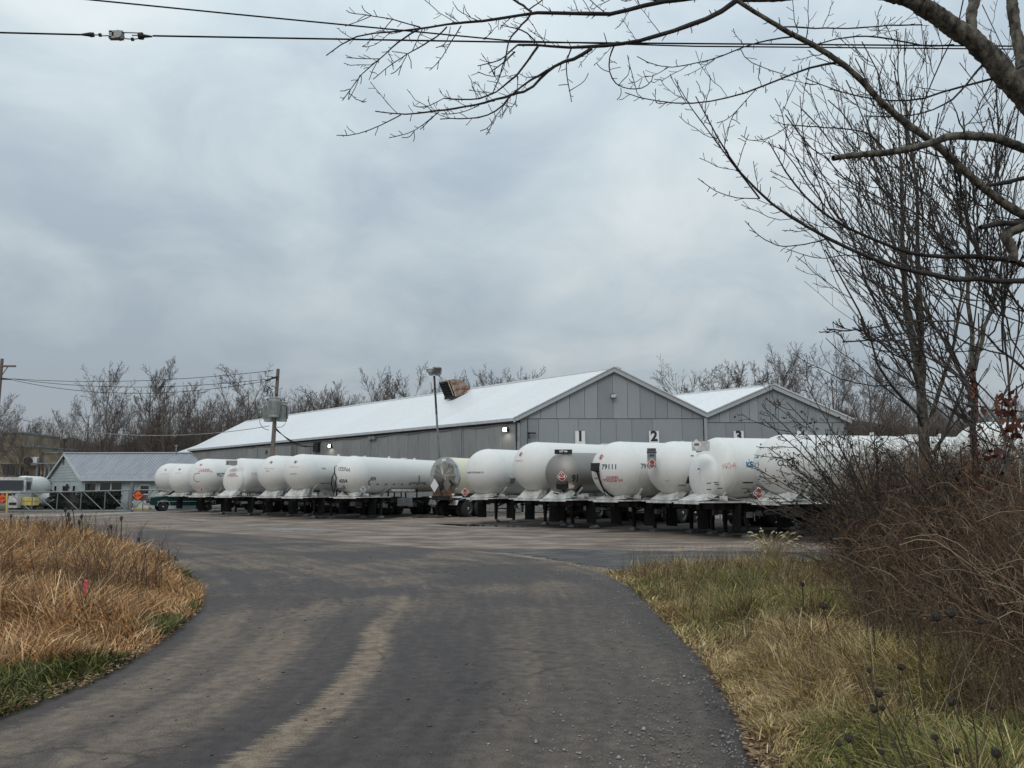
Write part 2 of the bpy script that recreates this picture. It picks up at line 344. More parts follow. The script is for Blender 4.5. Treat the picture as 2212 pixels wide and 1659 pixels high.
    gr = nz(P_, 70, (1, 1, 1), 4); gr2 = nz(P_, 9, (1, 1, 1), 6)
    mr = node('ShaderNodeMapRange', t); lk(mth('ADD', mth('MULTIPLY', gr, .55), mth('MULTIPLY', gr2, .45)), mr.inputs[0]); mr.inputs[1].default_value = .35; mr.inputs[2].default_value = .65; mr.inputs[3].default_value = .42; mr.inputs[4].default_value = 1.58
    vs_ = node('ShaderNodeVectorMath', t, operation='SCALE'); 
    vo = node('ShaderNodeTexVoronoi', t, feature='DISTANCE_TO_EDGE'); vo.inputs['Scale'].default_value = .42
    dn = node('ShaderNodeTexNoise', t); dn.inputs['Scale'].default_value = 1.3; dn.inputs['Detail'].default_value = 7; lk(P_, dn.inputs['Vector']); ds = node('ShaderNodeVectorMath', t, operation='MULTIPLY_ADD'); lk(dn.outputs['Color'], ds.inputs[0]); ds.inputs[1].default_value = (1.3, 1.3, 0); lk(P_, ds.inputs[2]); lk(ds.outputs[0], vo.inputs['Vector'])
    ck = node('ShaderNodeMapRange', t); lk(vo.outputs['Distance'], ck.inputs[0]); ck.inputs[1].default_value = .0; ck.inputs[2].default_value = .012; ck.inputs[3].default_value = .55; ck.inputs[4].default_value = 1
    gate = node('ShaderNodeMapRange', t); lk(nz(P_, .23, (1, 1, 1), 3), gate.inputs[0]); gate.inputs[1].default_value = .50; gate.inputs[2].default_value = .56; cm = mth('MAXIMUM', ck.outputs[0], mth('SUBTRACT', 1.0, gate.outputs[0]))
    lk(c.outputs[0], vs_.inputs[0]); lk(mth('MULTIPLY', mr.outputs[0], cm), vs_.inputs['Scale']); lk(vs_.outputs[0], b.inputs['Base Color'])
    rr = node('ShaderNodeMapRange', t); lk(val, rr.inputs[0]); rr.inputs[3].default_value = .62; rr.inputs[4].default_value = .9; lk(rr.outputs[0], b.inputs['Roughness']); b.inputs['Specular IOR Level'].default_value = .3
    bp = node('ShaderNodeBump', t); bp.inputs['Strength'].default_value = .5; bp.inputs['Distance'].default_value = .02; lk(gr, bp.inputs['Height']); lk(bp.outputs[0], b.inputs['Normal'])
    return m
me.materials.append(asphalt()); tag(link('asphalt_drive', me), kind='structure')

def inpoly(x, y, poly):
    c = np.zeros(len(x), bool); n = len(poly); j = n - 1
    for i in range(n):
        xi, yi, xj, yj = poly[i][0], poly[i][1], poly[j][0], poly[j][1]
        if yi != yj: c ^= ((yi > y) != (yj > y)) & (x < (xj - xi) * (y - yi) / (yj - yi) + xi)
        j = i
    return c
# loose stones along the right edge of the drive
rng = np.random.default_rng(5)
stone = mat('limestone_chips', (.16, .155, .15), .85, rnd=0, col2=(.42, .41, .40), scale=1.2)
vs_, qs_ = [], []
RCn = np.array([(p.x, p.y) for p in RC]); seg = rng.integers(14 * 2, 14 * 6 + 2, 3000); tt = rng.random(3000)
bp_ = RCn[seg] * (1 - tt[:, None]) + RCn[seg + 1] * tt[:, None]; off = -np.abs(rng.normal(0, .55, 3000)) * 1.15 - .05; keep = rng.random(3000) < np.clip(.75 + .25 * np.sin(seg), .2, 1)
cx = bp_[:, 0] + off; cy = bp_[:, 1] + rng.normal(0, .2, 3000); sz = rng.gamma(2.0, .0022, 3000) + .003
oct_ = np.array([(1, 0, 0), (0, 1, 0), (-1, 0, 0), (0, -1, 0), (0, 0, .7), (0, 0, -.5)]); ft = np.array([(0, 1, 4), (1, 2, 4), (2, 3, 4), (3, 0, 4), (1, 0, 5), (2, 1, 5), (3, 2, 5), (0, 3, 5)])
V = (oct_[None] * rng.uniform(.6, 1.3, (3000, 6, 1)) * sz[:, None, None] + np.stack([cx, cy, .032 + sz * .3], 1)[:, None, :])[keep]
nS = len(V); tri = (ft[None] + (np.arange(nS) * 6)[:, None, None]).reshape(-1, 3)
tag(link('loose_gravel', mesh_np('loose_gravel', [(V.reshape(-1, 3), tri)], stone, False)), kind='stuff')

n = 420; ii = rng.integers(28, 14 * 8, n); t_ = rng.random(n)[:, None]; LCn = np.array([(p.x, p.y) for p in LC]); q_ = LCn[ii] * (1 - t_) + RCn[ii] * t_; sz = rng.uniform(.004, .016, n) * (1 + q_[:, 1] * .04)
V = oct_[None] * rng.uniform(.5, 1.6, (n, 6, 1)) * sz[:, None, None] * np.array([1, 1, .4]) + np.stack([q_[:, 0], q_[:, 1], np.full(n, .033)], 1)[:, None, :]; tri = (ft[None] + (np.arange(n) * 6)[:, None, None]).reshape(-1, 3)
tag(link('road_grit', mesh_np('road_grit', [(V.reshape(-1, 3), tri)], mat('road_grit', (.02, .018, .016), .9, col2=(.30, .24, .18), scale=2.5), False)), kind='stuff')
# ------------------------------------------------------------------ warehouse
def corr(name, c, rnd=.10, axis='X', sc=9.0, rough=.55, metal=.2, rust=0.0, var=.12, bump=.5):
    m = bpy.data.materials.new(name); m.use_nodes = True; t = m.node_tree; b = t.nodes['Principled BSDF']; lk = t.links.new
    b.inputs['Roughness'].default_value = rough; b.inputs['Metallic'].default_value = metal
    tcn = node('ShaderNodeTexCoord', t); wv = node('ShaderNodeTexWave', t); wv.bands_direction = axis; wv.inputs['Scale'].default_value = sc; wv.inputs['Distortion'].default_value = 0; lk(tcn.outputs['Object'], wv.inputs['Vector'])
    mp = node('ShaderNodeMapping', t); mp.inputs['Scale'].default_value = (1.6, 1.6, .22); lk(tcn.outputs['Object'], mp.inputs[0])
    n = node('ShaderNodeTexNoise', t); n.inputs['Scale'].default_value = 1.8; n.inputs['Detail'].default_value = 7; lk(mp.outputs[0], n.inputs['Vector'])
    oi = node('ShaderNodeObjectInfo', t); a = node('ShaderNodeMath', t, operation='MULTIPLY_ADD'); lk(oi.outputs['Random'], a.inputs[0]); a.inputs[1].default_value = 2 * rnd; a.inputs[2].default_value = 1 - rnd
    a2 = node('ShaderNodeMath', t, operation='MULTIPLY_ADD'); lk(n.outputs['Fac'], a2.inputs[0]); a2.inputs[1].default_value = 2 * var; a2.inputs[2].default_value = 1 - var
    a3 = node('ShaderNodeMath', t, operation='MULTIPLY'); lk(a.outputs[0], a3.inputs[0]); lk(a2.outputs[0], a3.inputs[1])
    s = node('ShaderNodeVectorMath', t, operation='SCALE'); s.inputs[0].default_value = c; lk(a3.outputs[0], s.inputs['Scale'])
    o = s.outputs[0]
    if rust:
        g = node('ShaderNodeNewGeometry', t); mp2 = node('ShaderNodeMapping', t); mp2.inputs['Scale'].default_value = (1.1, 1.1, .3); lk(g.outputs['Position'], mp2.inputs[0])
        n2_ = node('ShaderNodeTexNoise', t); n2_.inputs['Scale'].default_value = .9; n2_.inputs['Detail'].default_value = 9; n2_.inputs['Roughness'].default_value = .68; lk(mp2.outputs[0], n2_.inputs['Vector'])
        r = node('ShaderNodeMapRange', t); lk(n2_.outputs['Fac'], r.inputs[0]); r.inputs[1].default_value = .55; r.inputs[2].default_value = .72; r.inputs[4].default_value = rust
        x = node('ShaderNodeMix', t, data_type='RGBA'); lk(r.outputs[0], x.inputs[0]); lk(o, x.inputs[6]); x.inputs[7].default_value = (.17, .135, .115, 1); o = x.outputs[2]
    lk(o, b.inputs['Base Color'])
    bp = node('ShaderNodeBump', t); bp.inputs['Strength'].default_value = bump; bp.inputs['Distance'].default_value = .03; lk(wv.outputs['Fac'], bp.inputs['Height']); lk(bp.outputs[0], b.inputs['Normal'])
    return m
GAB = corr('grey_siding', (.31, .335, .355), .13); SID = corr('weathered_siding', (.28, .28, .28), .10, rust=.6, var=.25, sc=8)
ROOF = corr('white_roof_sheet', (.70, .715, .73), .03, sc=5, rough=.4, metal=0, var=.10, bump=.15); TRIM = mat('roof_trim', (.46, .47, .48), .5, var=.1); GTR = mat('grey_trim', (.29, .31, .33), .5, var=.15)
CONC = mat('concrete', (.26, .25, .235), .9, var=.25, scale=3)
A0 = Vector((.5, 62, 0)); E = Vector((-45.6, 49, 0)); EL = E.length; ED = E / EL
XR, XV, XR2, XE2 = 8.1, 15.25, 20.65, 26.4; ZE, ZR, ZV, ZR2, ZE2 = 7.42, 11.28, 7.62, 9.9, 7.3
wh = empty('warehouse', A0, 0, 'long grey metal warehouse with white roof and two gables numbered 1 to 4', 'warehouse')
def loc(x, z, t=0.0, y=0.0): return Vector((x - A0.x, y, z)) + ED * t
def gable(xs, prof, zl, name='siding_panel', rs=1):
    """prof(x) = top of the wall; sheets standing side by side, a lower and an upper row"""
    r_ = random.Random(rs)
    for row in (0, 1):
        for a, b in zip(xs[row][:-1], xs[row][1:]):
            a, b = a + .012, b - .012
            if row == 0: poly = [(a, .35), (b, .35), (b, zl - .02), (a, zl - .02)]
            else:
                poly = [(a, zl + .02), (b, zl + .02)]
                mid = [q for q in (XR, XR2) if a < q < b]
                top = [(b, prof(b))] + [(q, prof(q)) for q in mid] + [(a, prof(a))]
                top = [(x_, max(z_, zl + .05)) for x_, z_ in top]; poly += top
            yy = -r_.uniform(0, .02) - (.03 if row else 0); c = Vector(((a + b) / 2, 0, (poly[0][1] + poly[-1][1]) / 2))
            m_ = MB().prism([(p[0] - c.x, 0, p[1] - c.z) for p in poly], (0, .04, 0))
            m_.build(name, GAB, wh, loc=loc(c.x, c.z, 0, yy))
px = lambda v: (v - 1106) / FPX * 62
z3 = lambda q: px((1900 + .5877 * q) / 1.736)
up1 = [z3(q) for q in (62, 140, 217, 320, 403, 500, 582, 682, 775, 855, 952, 1030, 1120, 1190, 1268)]; lo1 = [z3(q) for q in (82, 205, 330, 458, 600, 700, 800, 930, 1120, 1266)]
f1 = lambda x: ZE + (ZR - ZE) * (x - .5) / (XR - .5) if x < XR else ZR + (ZV - ZR) * (x - XR) / (XV - XR)
f2 = lambda x: ZV + (ZR2 - ZV) * (x - XV) / (XR2 - XV) if x < XR2 else ZR2 + (ZE2 - ZR2) * (x - XR2) / (XE2 - XR2)
up1[0] = .55; up1[-1] = XV - .02; lo1[0] = .62; lo1[-1] = XV - .15
gable((lo1, up1), lambda x: f1(x) - .12, 7.26)
up2 = [XV + .1] + [z3(q) for q in (1362, 1427, 1503, 1555, 1610, 1688, 1740, 1790, 1850, 1910, 1980, 2050, 2110)] + [XE2 - .1]; lo2 = [XV + .15] + [z3(q) for q in (1400, 1520, 1630, 1735, 1850, 1970, 2080)] + [XE2 - .1]
gable((lo2, up2), lambda x: f2(x) - .12, 6.95, rs=2)
# side wall sheets, all one mesh
pw = 1.62; ns = int(EL / pw); sp = MB().box((pw / 2, 0, 3.65), (pw - .03, .05, 6.7)).mesh('siding_panel', SID); ang = math.atan2(ED.y, ED.x); r_ = random.Random(4)
for i in range(ns):
    if i in (22,): continue
    link('siding_panel', sp, wh, loc=loc(.5 + r_.uniform(0, .02), 0, i * pw + .25, 0), rot=(0, 0, ang))
MB().box((pw / 2, 0, 3.65), (pw - .03, .05, 6.7)).build('siding_panel', mat('stained_siding', (.15, .14, .13), .6, var=.4, scale=1.2, stretch=(1, 1, .3)), wh, loc=loc(.5, 0, 22 * pw + .25), rot=(0, 0, ang))['label'] = 'stained darker sheet under the conduit'
def prm(name, poly, d, m, **k): return MB().prism(poly, d).build(name, m, wh, **k)
prm('corner_trim', [loc(.40, .3), loc(.62, .3), loc(.62, ZE - .15), loc(.40, ZE - .15)], (0, -.09, 0), GTR)
prm('downpipe', [loc(XV - .12, .3, 0, -.06), loc(XV + .12, .3, 0, -.06), loc(XV + .12, ZV - .3, 0, -.06), loc(XV - .12, ZV - .3, 0, -.06)], (0, -.14, 0), mat('pale_grey_trim', (.30, .325, .345), .5))
prm('foundation_curb', [loc(.35, 0), loc(.35, .36), loc(.35, .36, EL), loc(.35, 0, EL)], (.4, .05, 0), CONC)
prm('foundation_curb', [loc(.75, 0, 0, -.05), loc(.75, .34, 0, -.05), loc(XE2, .34, 0, -.05), loc(XE2, 0, 0, -.05)], (0, .3, 0), CONC)
prm('back_wall', [loc(.7, 0, EL), loc(XE2, 0, EL), loc(XE2, ZE2 - .2, EL), loc(XR2, ZR2 - .2, EL), loc(XV, ZV - .2, EL), loc(XR, ZR - .2, EL), loc(.7, ZE - .2, EL)], (0, -.1, 0), SID)
prm('right_wall', [loc(XE2 - .05, 0), loc(XE2 - .05, ZE2 - .2), loc(XE2 - .05, ZE2 - .2, EL), loc(XE2 - .05, 0, EL)], (-.1, 0, 0), SID)
# roof: parallelogram sheets laid side by side along the eaves
def slope(x0, z0, x1, z1, nst, t0=-.35, t1=EL + .3):
    st = (t1 - t0) / nst; g = .012
    a, b = loc(x0, z0) - loc(0, 0), loc(x1, z1) - loc(0, 0); a.y = b.y = 0; e = ED * (st - g); q = Vector((b.x - a.x, 0, b.z - a.z))
    me_ = MB().prism([(0, 0, 0), tuple(q), tuple(q + e), tuple(e)], (0, 0, .09)).mesh('roof_sheet', ROOF)
    for i in range(nst): link('roof_sheet', me_, wh, loc=loc(x0, z0, t0 + i * st))
sl1 = (ZR - ZE) / (XR - .5); slope(.5 - .38, ZE - .38 * sl1, XR, ZR, 18); slope(XR, ZR, XV, ZV, 18); slope(XV, ZV, XR2, ZR2, 18); sl4 = (ZE2 - ZR2) / (XE2 - XR2); slope(XR2, ZR2, XE2 + .3, ZE2 + .3 * sl4, 18)
for xr, zr in ((XR, ZR), (XR2, ZR2)):
    prm('ridge_cap', [loc(xr - .35, zr - .06, -.4), loc(xr, zr + .13, -.4), loc(xr + .35, zr - .06, -.4)], ED * (EL + .7), TRIM)
def rake(x0, z0, x1, z1):
    prm('rake_trim', [loc(x0, z0 + .03, 0, -.27), loc(x1, z1 + .03, 0, -.27), loc(x1, z1 - .30, 0, -.27), loc(x0, z0 - .30, 0, -.27)], (0, -.06, 0), mat('grey_rake', (.38, .40, .42), .5) if not bpy.data.materials.get('grey_rake') else bpy.data.materials['grey_rake'])
    prm('rake_flashing', [loc(x0, z0 + .12, 0, -.30), loc(x1, z1 + .12, 0, -.30), loc(x1, z1 + .035, 0, -.30), loc(x0, z0 + .035, 0, -.30)], (0, -.10, 0), TRIM)
    prm('rake_soffit', [loc(x0, z0 - .02, 0, -.26), loc(x1, z1 - .02, 0, -.26), loc(x1, z1 - .24, 0, -.26), loc(x0, z0 - .24, 0, -.26)], (0, .24, 0), GTR)
rake(.5 - .38, ZE - .38 * sl1, XR, ZR); rake(XR, ZR, XV + .1, ZV); rake(XV + .1, ZV, XR2, ZR2); rake(XR2, ZR2, XE2 + .3, ZE2 + .3 * sl4)
ex = .5 - .40; ez = ZE - .38 * sl1
prm('eave_trim', [loc(ex, ez + .10, -.3), loc(ex, ez - .14, -.3), loc(ex, ez - .14, EL + .3), loc(ex, ez + .10, EL + .3)], (-.05, -.02, 0), TRIM)
prm('eave_soffit', [loc(ex + .02, ez - .10, -.2), loc(.52, ez - .02, -.2), loc(.52, ez - .30, -.2), loc(ex + .02, ez - .22, -.2)], ED * EL, M['dark'])
for q in (7, 21, 33, 46):
    MB().tube([loc(.42, ez - .1, q), loc(.40, ez - .6, q), loc(.40, 3.0, q)], .055, 6).build('conduit', GTR, wh)
MB().tube([loc(.36, ez - .36, t + 1) + Vector((0, 0, .07 * math.sin(t * 1.3))) for t in range(0, 48)], .04, 5).build('eave_cable', M['grey'], wh)
MB().box((0, 0, 0), (1.0, .35, .9)).box((0, -.2, .55), (1.3, .5, .08)).tube([(-.3, -.2, -.4), (-.3, -.25, -1.3)], .05).tube([(.2, -.2, -.4), (.2, -.25, -1.3)], .05).build('meter_box', M['dark'], wh, loc=P(684, 967, 84.9) - A0, rot=(0, 0, ang))
MB().box((0, 0, 0), (.5, .3, .3)).box((.6, 0, 0), (.4, .3, .3)).build('wall_vent', M['grey'], wh, loc=P(808, 946, 76.7) - A0, rot=(0, 0, ang))
MB().tube([(0, 0, 0), (0, 0, 1.7), (.3, 0, 1.9)], .05).tube([(.9, 0, -.6), (.9, 0, 1.8)], .03).box((1.2, 0, .7), (.7, .1, .12)).box((1.0, 0, .5), (.1, .1, .5)).build('valve_pipe', M['dark'], wh, loc=P(1115, 955, 61.7) - A0)
# painted number plates over the dock doors
def text_me(s, size, bold=0.0, ext=0.0, sx=1.0, res=3):
    c = bpy.data.curves.new('t', 'FONT'); c.body = s; c.size = size; c.align_x = 'CENTER'; c.align_y = 'CENTER'; c.offset = bold; c.extrude = ext; c.resolution_u = res; c.space_line = .8
    o = bpy.data.objects.new('t', c); COL.objects.link(o); dg = bpy.context.evaluated_depsgraph_get(); me_ = bpy.data.meshes.new_from_object(o.evaluated_get(dg))
    bpy.data.objects.remove(o); bpy.data.curves.remove(c)
    if sx != 1: me_.transform(Matrix.Diagonal((sx, 1, 1, 1)))
    return me_
def add_text(s, size, m_, parent, at, rot, bold=0.0, sx=1.0, name='lettering', ext=.002):
    me_ = text_me(s, size, bold, ext, sx); me_.materials.clear(); me_.materials.append(m_); me_.name = name
    return link(name, me_, parent, loc=at, rot=rot)
for s_t, vx in (('1', 1253.5), ('2', 1413), ('3', 1596), ('4', 1733)):
    c = P(vx, 953, 61.9); pl = MB().box((0, 0, 0), (.78, .03, 1.6)).build('number_plate', M['pwhite'], wh, loc=c - A0 + Vector((0, -.02, 0))); pl['label'] = 'white plate numbered ' + s_t
    add_text(s_t, 1.1, M['ink'], pl, (0, -.022, .36), (rad(90), 0, 0), bold=.05, sx=.95, name='numeral')
# floodlights
def flood(at, rz, lit, label, tgt):
    f = empty('floodlight', at, rz, label, 'floodlight')
    MB().box((0, .05, 0), (.42, .28, .34), taper=.8).box((0, .22, -.02), (.12, .2, .12)).build('housing', M['dark'], f)
    MB().box((0, -.10, -.02), (.36, .03, .26)).build('lens', emis('lit_lens', (1, .93, .78), 14) if lit else M['chrome'], f)
    if lit:
        ld = bpy.data.lights.new('floodlight_lamp', 'SPOT'); lo_ = bpy.data.objects.new('lamp', ld); COL.objects.link(lo_); lo_.parent = f
        ld.energy = 60; ld.spot_size = rad(150); ld.spot_blend = 1; ld.color = (1, .93, .8); ld.shadow_soft_size = .15; lo_.location = (0, -.2, -.1); lo_.rotation_euler = (rad(12), 0, 0)
    return f
wd = lambda t: A0 + ED * t
t1 = 1.4; flood(P(1099, 928, 62.9) + Vector((-.25, -.2, 0)), ang + math.pi + rad(0), True, 'lit floodlight high on the side wall near the gable corner', None)
flood(P(713, 963, 82.8), ang + math.pi, True, 'small lit floodlight under the eave beside the meter box', None)
flood(P(1325, 855, 61.6), 0, False, 'unlit dark floodlight high in the big gable', None)
flood(P(575, 976, 93.8), ang + math.pi, False, 'unlit floodlight at the far end of the long eave', None)
# rusty exhaust hood on the roof
HD = 74.0; hb = P(988, 857, HD); hv = empty('roof_exhaust_hood', hb, 0, 'rusty curved exhaust hood with louvred mouth on the white warehouse roof', 'exhaust hood')
hp_ = lambda x, y: tuple(P(x, y, HD) - hb)
MB().prism([hp_(*q) for q in ((968.6, 821.6), (977, 819.2), (986, 819), (994, 820.8), (1000.7, 824), (1010, 831.6), (1016.7, 839.8), (1003, 849), (988.3, 858), (981, 855.5))], ED * 1.15).build('duct', M['rust'], hv)
CRM = mat('rusty_cream_paint', (.36, .34, .27), .7, col2=(.17, .09, .05), scale=3)
MB().prism([hp_(*q) for q in ((965.8, 822.4), (970.4, 821.2), (983.4, 855), (979, 856.6))], ED * 1.25).prism([hp_(*q) for q in ((970.4, 821.0), (974.5, 820.2), (987, 856.2), (983.6, 856.6))], ED * -.05).build('mouth_frame', CRM, hv)
MB().prism([hp_(*q) for q in ((964.2, 824.6), (966.2, 824), (979, 855.6), (977, 856.2))], ED * 1.15).build('grille_box', M['black'], hv)
for k in range(6):
    t = k / 6 + .04; q0 = (964.2 + 12.8 * t, 824.6 + 31.6 * t); MB().prism([hp_(q0[0] - .7, q0[1] + .9), hp_(q0[0] + .6, q0[1] - .3), hp_(q0[0] + .9, q0[1] + .5), hp_(q0[0] - .3, q0[1] + 1.7)], ED * 1.15).build('louvre', M['dark'], hv)
MB().prism([hp_(*q) for q in ((975, 856), (987.5, 853), (989, 858.5), (975.5, 861.5))], ED * 1.1).build('roof_curb', M['dark'], hv)
# low rear extension roof at the far end
rx = empty('rear_annex', wd(EL + 1), 0, 'low white roofed annex at the far end of the warehouse', 'shed')
MB().prism([(-.5, 0, 6.9), (7, 0, 9.6), (14, 0, 6.9)], ED * 5).build('roof', ROOF, rx); MB().prism([(0, .3, 0), (13, .3, 0), (13, .3, 6.8), (0, .3, 6.8)], ED * 4.4).build('wall', SID, rx)
# ------------------------------------------------------------------ tanker trailers
def wheel_meshes():
    t = MB().lathe([(-.14, 0, .30), (-.15, 0, .44), (-.12, 0, .50), (-.05, 0, .525), (.05, 0, .525), (.12, 0, .50), (.15, 0, .44), (.14, 0, .30)], 28, 'X').mesh('tyre', M['tyre'], True)
    r = MB().lathe([(.02, 0, .02), (.02, 0, .16), (.05, 0, .17), (.0, 0, .22), (.10, 0, .27), (.145, 0, .305), (.10, 0, .29), (-.1, 0, .29)], 24, 'X').lathe([(.02, 0, .11), (.16, 0, .10), (.18, 0, .06)], 12, 'X').mesh('rim', M['chrome'], True)
    return t, r
TY, RI = wheel_meshes(); TS, DS = .68, .62
def wheel(parent, x, y, z=.52, side=1, s=1.0):
    e = link('wheel', TY, parent, loc=(x, y, z), scale=(s, s, s))
    o = link('rim', RI, e, rot=(0, 0, 0 if side > 0 else math.pi)); return e
def lathe_profile(kind, R, zb, Lt, hd, r1, L1):
    """(y, zc, r) along the shell; zb = height of the shell's bottom"""
    p = []; n = 12
    r0 = r1 if kind == 'taper' else R
    for i in range(n):
        a = math.pi / 2 * i / n; p.append((-hd * r0 * math.cos(a), zb + r0, max(.01, r0 * math.sin(a))))
    if kind == 'taper':
        p += [(0, zb + r0, r0), (.06, zb + r0, r0)] + [(.06 + (L1 - .06) * t, zb + r0 + (R - r0) * (1 - (1 - t) ** 2.4), r0 + (R - r0) * (1 - (1 - t) ** 2.4)) for t in (.12, .25, .4, .55, .7, .85, 1)]
    else: p += [(0, zb + R, R)]
    m = 10; y0 = p[-1][0]
    p += [(y0 + (Lt - y0) * i / m, zb + R, R) for i in range(1, m)]
    for i in range(n + 1):
        a = math.pi / 2 * (1 - i / n); p.append((Lt + hd * R * math.cos(a), zb + R, max(.01, R * math.sin(a))))
    return p
flap_me = MB().box((0, 0, -.47), (.56, .03, .94)).mesh('mudflap', M['black'])
leg_me = MB().box((0, 0, .92), (.14, .14, .78)).box((0, 0, .38), (.11, .11, .46)).mesh('landing_leg', M['dark']); foot_me = MB().box((0, 0, .09), (.34, .34, .10), taper=.45).box((0, 0, .03), (.34, .34, .05)).mesh('foot', M['grey'])
def trailer(label, cx, ytop, rpx, D, alpha, kind='plain', tankm='tank', Lt=10.8, legy=1.7, flapy=.6, r1px=0, L1=2.2, hd=1.0, marks=(), extras=(), nose=.010, top2=None, feet=True, nflap=True, group='white tanker trailers parked side by side', cat='tanker trailer'):
    X = (cx - 1106) / FPX * D; R = rpx / FPX * D; ztop = P(cx, ytop, D).z; zb = ztop - 2 * R
    a = rad(alpha); root = empty('tanker_trailer', (X, D, 0), -a, label, cat, group)
    r1 = r1px / FPX * D
    hb_ = hd if kind == 'taper' else hd
    prof = lathe_profile(kind, R, zb, Lt, hd, r1, L1)
    prof = [(y, z + nose * max(0, y), r) for y, z, r in prof]
    tk = MB().lathe(prof, 56).build('tank', M[tankm], root, True)
    # weld seams stand a few mm proud
    for ys in ((0,) if kind == 'plain' else (.06,)) + ((Lt * .5, Lt) if kind == 'plain' else (L1, Lt)):
        q = min(prof, key=lambda t: abs(t[0] - ys)); 
        MB().lathe([(q[0] - .03, q[1], q[2] + .001), (q[0] - .02, q[1], q[2] + .006), (q[0] + .02, q[1], q[2] + .006), (q[0] + .03, q[1], q[2] + .001)], 56).build('weld_seam', M[tankm], tk, True)
    dz = 1.30                                    # deck height
    wm_ = M['white']
    # front cradle: a plate cut to the round of the shell
    def cradle(y, half, up_, r_, th=.05, m_=wm_):
        pts = []; cz = zb + r_ + nose * y
        for i in range(13):
            an = rad(-90 - half + 2 * half * i / 12); pts.append(((r_ + .015) * math.cos(an), y, cz + (r_ + .015) * math.sin(an)))
        pts += [((r_ + .14) * math.cos(rad(-90 + half)), y, cz + (r_ + .14) * math.sin(rad(-90 + half))), (.62, y, dz), (-.62, y, dz), ((r_ + .14) * math.cos(rad(-90 - half)), y, cz + (r_ + .14) * math.sin(rad(-90 - half)))]
        n = len(pts); b = MB(); lo_, hi_ = pts[:13], []
        ring = [((r_ + .13) * math.cos(rad(-90 - half + 2 * half * i / 12)), y, min(cz + (r_ + .13) * math.sin(rad(-90 - half + 2 * half * i / 12)), 99)) for i in range(13)]
        ring = [(x_, y, dz if abs(x_) < .55 else z_) for x_, _, z_ in ring]
        for i in range(12): b.prism([lo_[i], lo_[i + 1], ring[i + 1], ring[i]], (0, th, 0))
        return b.build('cradle', m_, root)
    rr0 = r1 if kind == 'taper' else R
    cradle(.25 if kind == 'plain' else .3, 52, .4, rr0, .07); cradle(2.6, 58, .4, R if kind == 'plain' else R, .07)
    # nose box and deck over the kingpin
    wf = .62
    MB().prism([(-wf, -.75, dz + .02), (wf, -.75, dz + .02), (wf * .8, -.05, zb + .28), (-wf * .8, -.05, zb + .28)], (0, .5, .02)).build('nose_plate', wm_, root)
    MB().box((0, .9, dz - .03), (2.20, 3.4, .045)).box((0, -.82, dz - .05), (1.5, .05, .10)).box((-.7, 2.75, dz + .03), (.5, .5, .08)).box((.5, 1.6, dz + .04), (.3, .8, .1)).build('deck', wm_, root)
    MB().box((-.45, 2.2, dz - .19), (.13, 4.4, .24)).box((.45, 2.2, dz - .19), (.13, 4.4, .24)).box((0, 2.9, dz - .2), (2.0, .12, .22)).box((0, .2, dz - .2), (1.6, .12, .18)).build('front_frame', M['dark'], root)
    MB().box((-.5, Lt - 1.6, 1.05), (.14, 4.6, .26)).box((.5, Lt - 1.6, 1.05), (.14, 4.6, .26)).box((0, Lt - 2.6, .55), (1.9, .14, .14)).box((0, Lt - 1.25, .55), (1.9, .14, .14)).box((0, Lt - 3.8, 1.0), (1.8, .1, .3)).build('rear_frame', M['dark'], root)
    for x in (-1.02, 1.02):
        if nflap: link('mudflap', flap_me, root, loc=(x * .98, flapy, dz - .10), rot=(rad(random.Random(cx + x).uniform(-4, 4)), 0, rad(-8 * x)))
    if feet:
        for x in (-.62, .62):
            lg = link('landing_leg', leg_me, root, loc=(x, legy, 0)); link('foot', foot_me, lg)
        MB().bar((-.62, legy, .72), (.62, legy, .72), .06).bar((-.6, legy, .8), (-.3, legy + .9, 1.15), .05).bar((.6, legy, .8), (.3, legy + .9, 1.15), .05).bar((-.62, legy + .02, .8), (0, legy + .05, 1.15), .045).bar((.62, legy + .02, .8), (0, legy + .05, 1.15), .045).build('leg_brace', M['dark'], root)
        MB().box((.78, legy, .82), (.12, .2, .2)).tube([(.85, legy, .85), (1.05, legy, .85), (1.05, legy, .6)], .018, 5).build('leg_crank', M['grey'], root)
    for k, y in enumerate((Lt - 2.55, Lt - 1.3)):
        for x in (-1.03, 1.03): wheel(root, x, y, side=x)
        for x in (-.70, .70): wheel(root, x, y, side=x)
    for x in (-.86, .86):
        fn = MB(); pr = []
        for i in range(9):
            an = rad(180 - 22.5 * i); yy = Lt - 1.92 + 1.28 * math.cos(an); zz = .52 + .70 * max(0, math.sin(an)) ** .5
            pr.append((yy, zz))
        for i in range(8): fn.prism([(x - .34, pr[i][0], pr[i][1]), (x + .34, pr[i][0], pr[i][1]), (x + .34, pr[i + 1][0], pr[i + 1][1]), (x - .34, pr[i + 1][0], pr[i + 1][1])], (0, 0, .03))
        fn.build('fender', M['grey'] if tankm == 'tank' else M['chrome'], root)
        MB().box((x, Lt + .1, .75), (.62, .03, .75)).build('mudflap', M['black'], root)
    MB().bar((-1.1, Lt + .55, .62), (1.1, Lt + .55, .62), .12).bar((-.5, Lt + .5, .62), (-.5, Lt + .3, 1.1), .08).bar((.5, Lt + .5, .62), (.5, Lt + .3, 1.1), .08).build('rear_bumper', M['grey'], root)
    # relief valves and manway on the crown
    for y, r_, h_ in ((Lt * .34, .09, .13), (Lt * .62, .09, .12), (Lt * .5, .26, .07)):
        zt = zb + 2 * R + nose * y; MB().lathe([(0, 0, r_), (h_ * .7, 0, r_), (h_, 0, r_ * .7)], 14, 'Z').build('relief_valve', wm_, root, True, loc=(0, y, zt - .015))
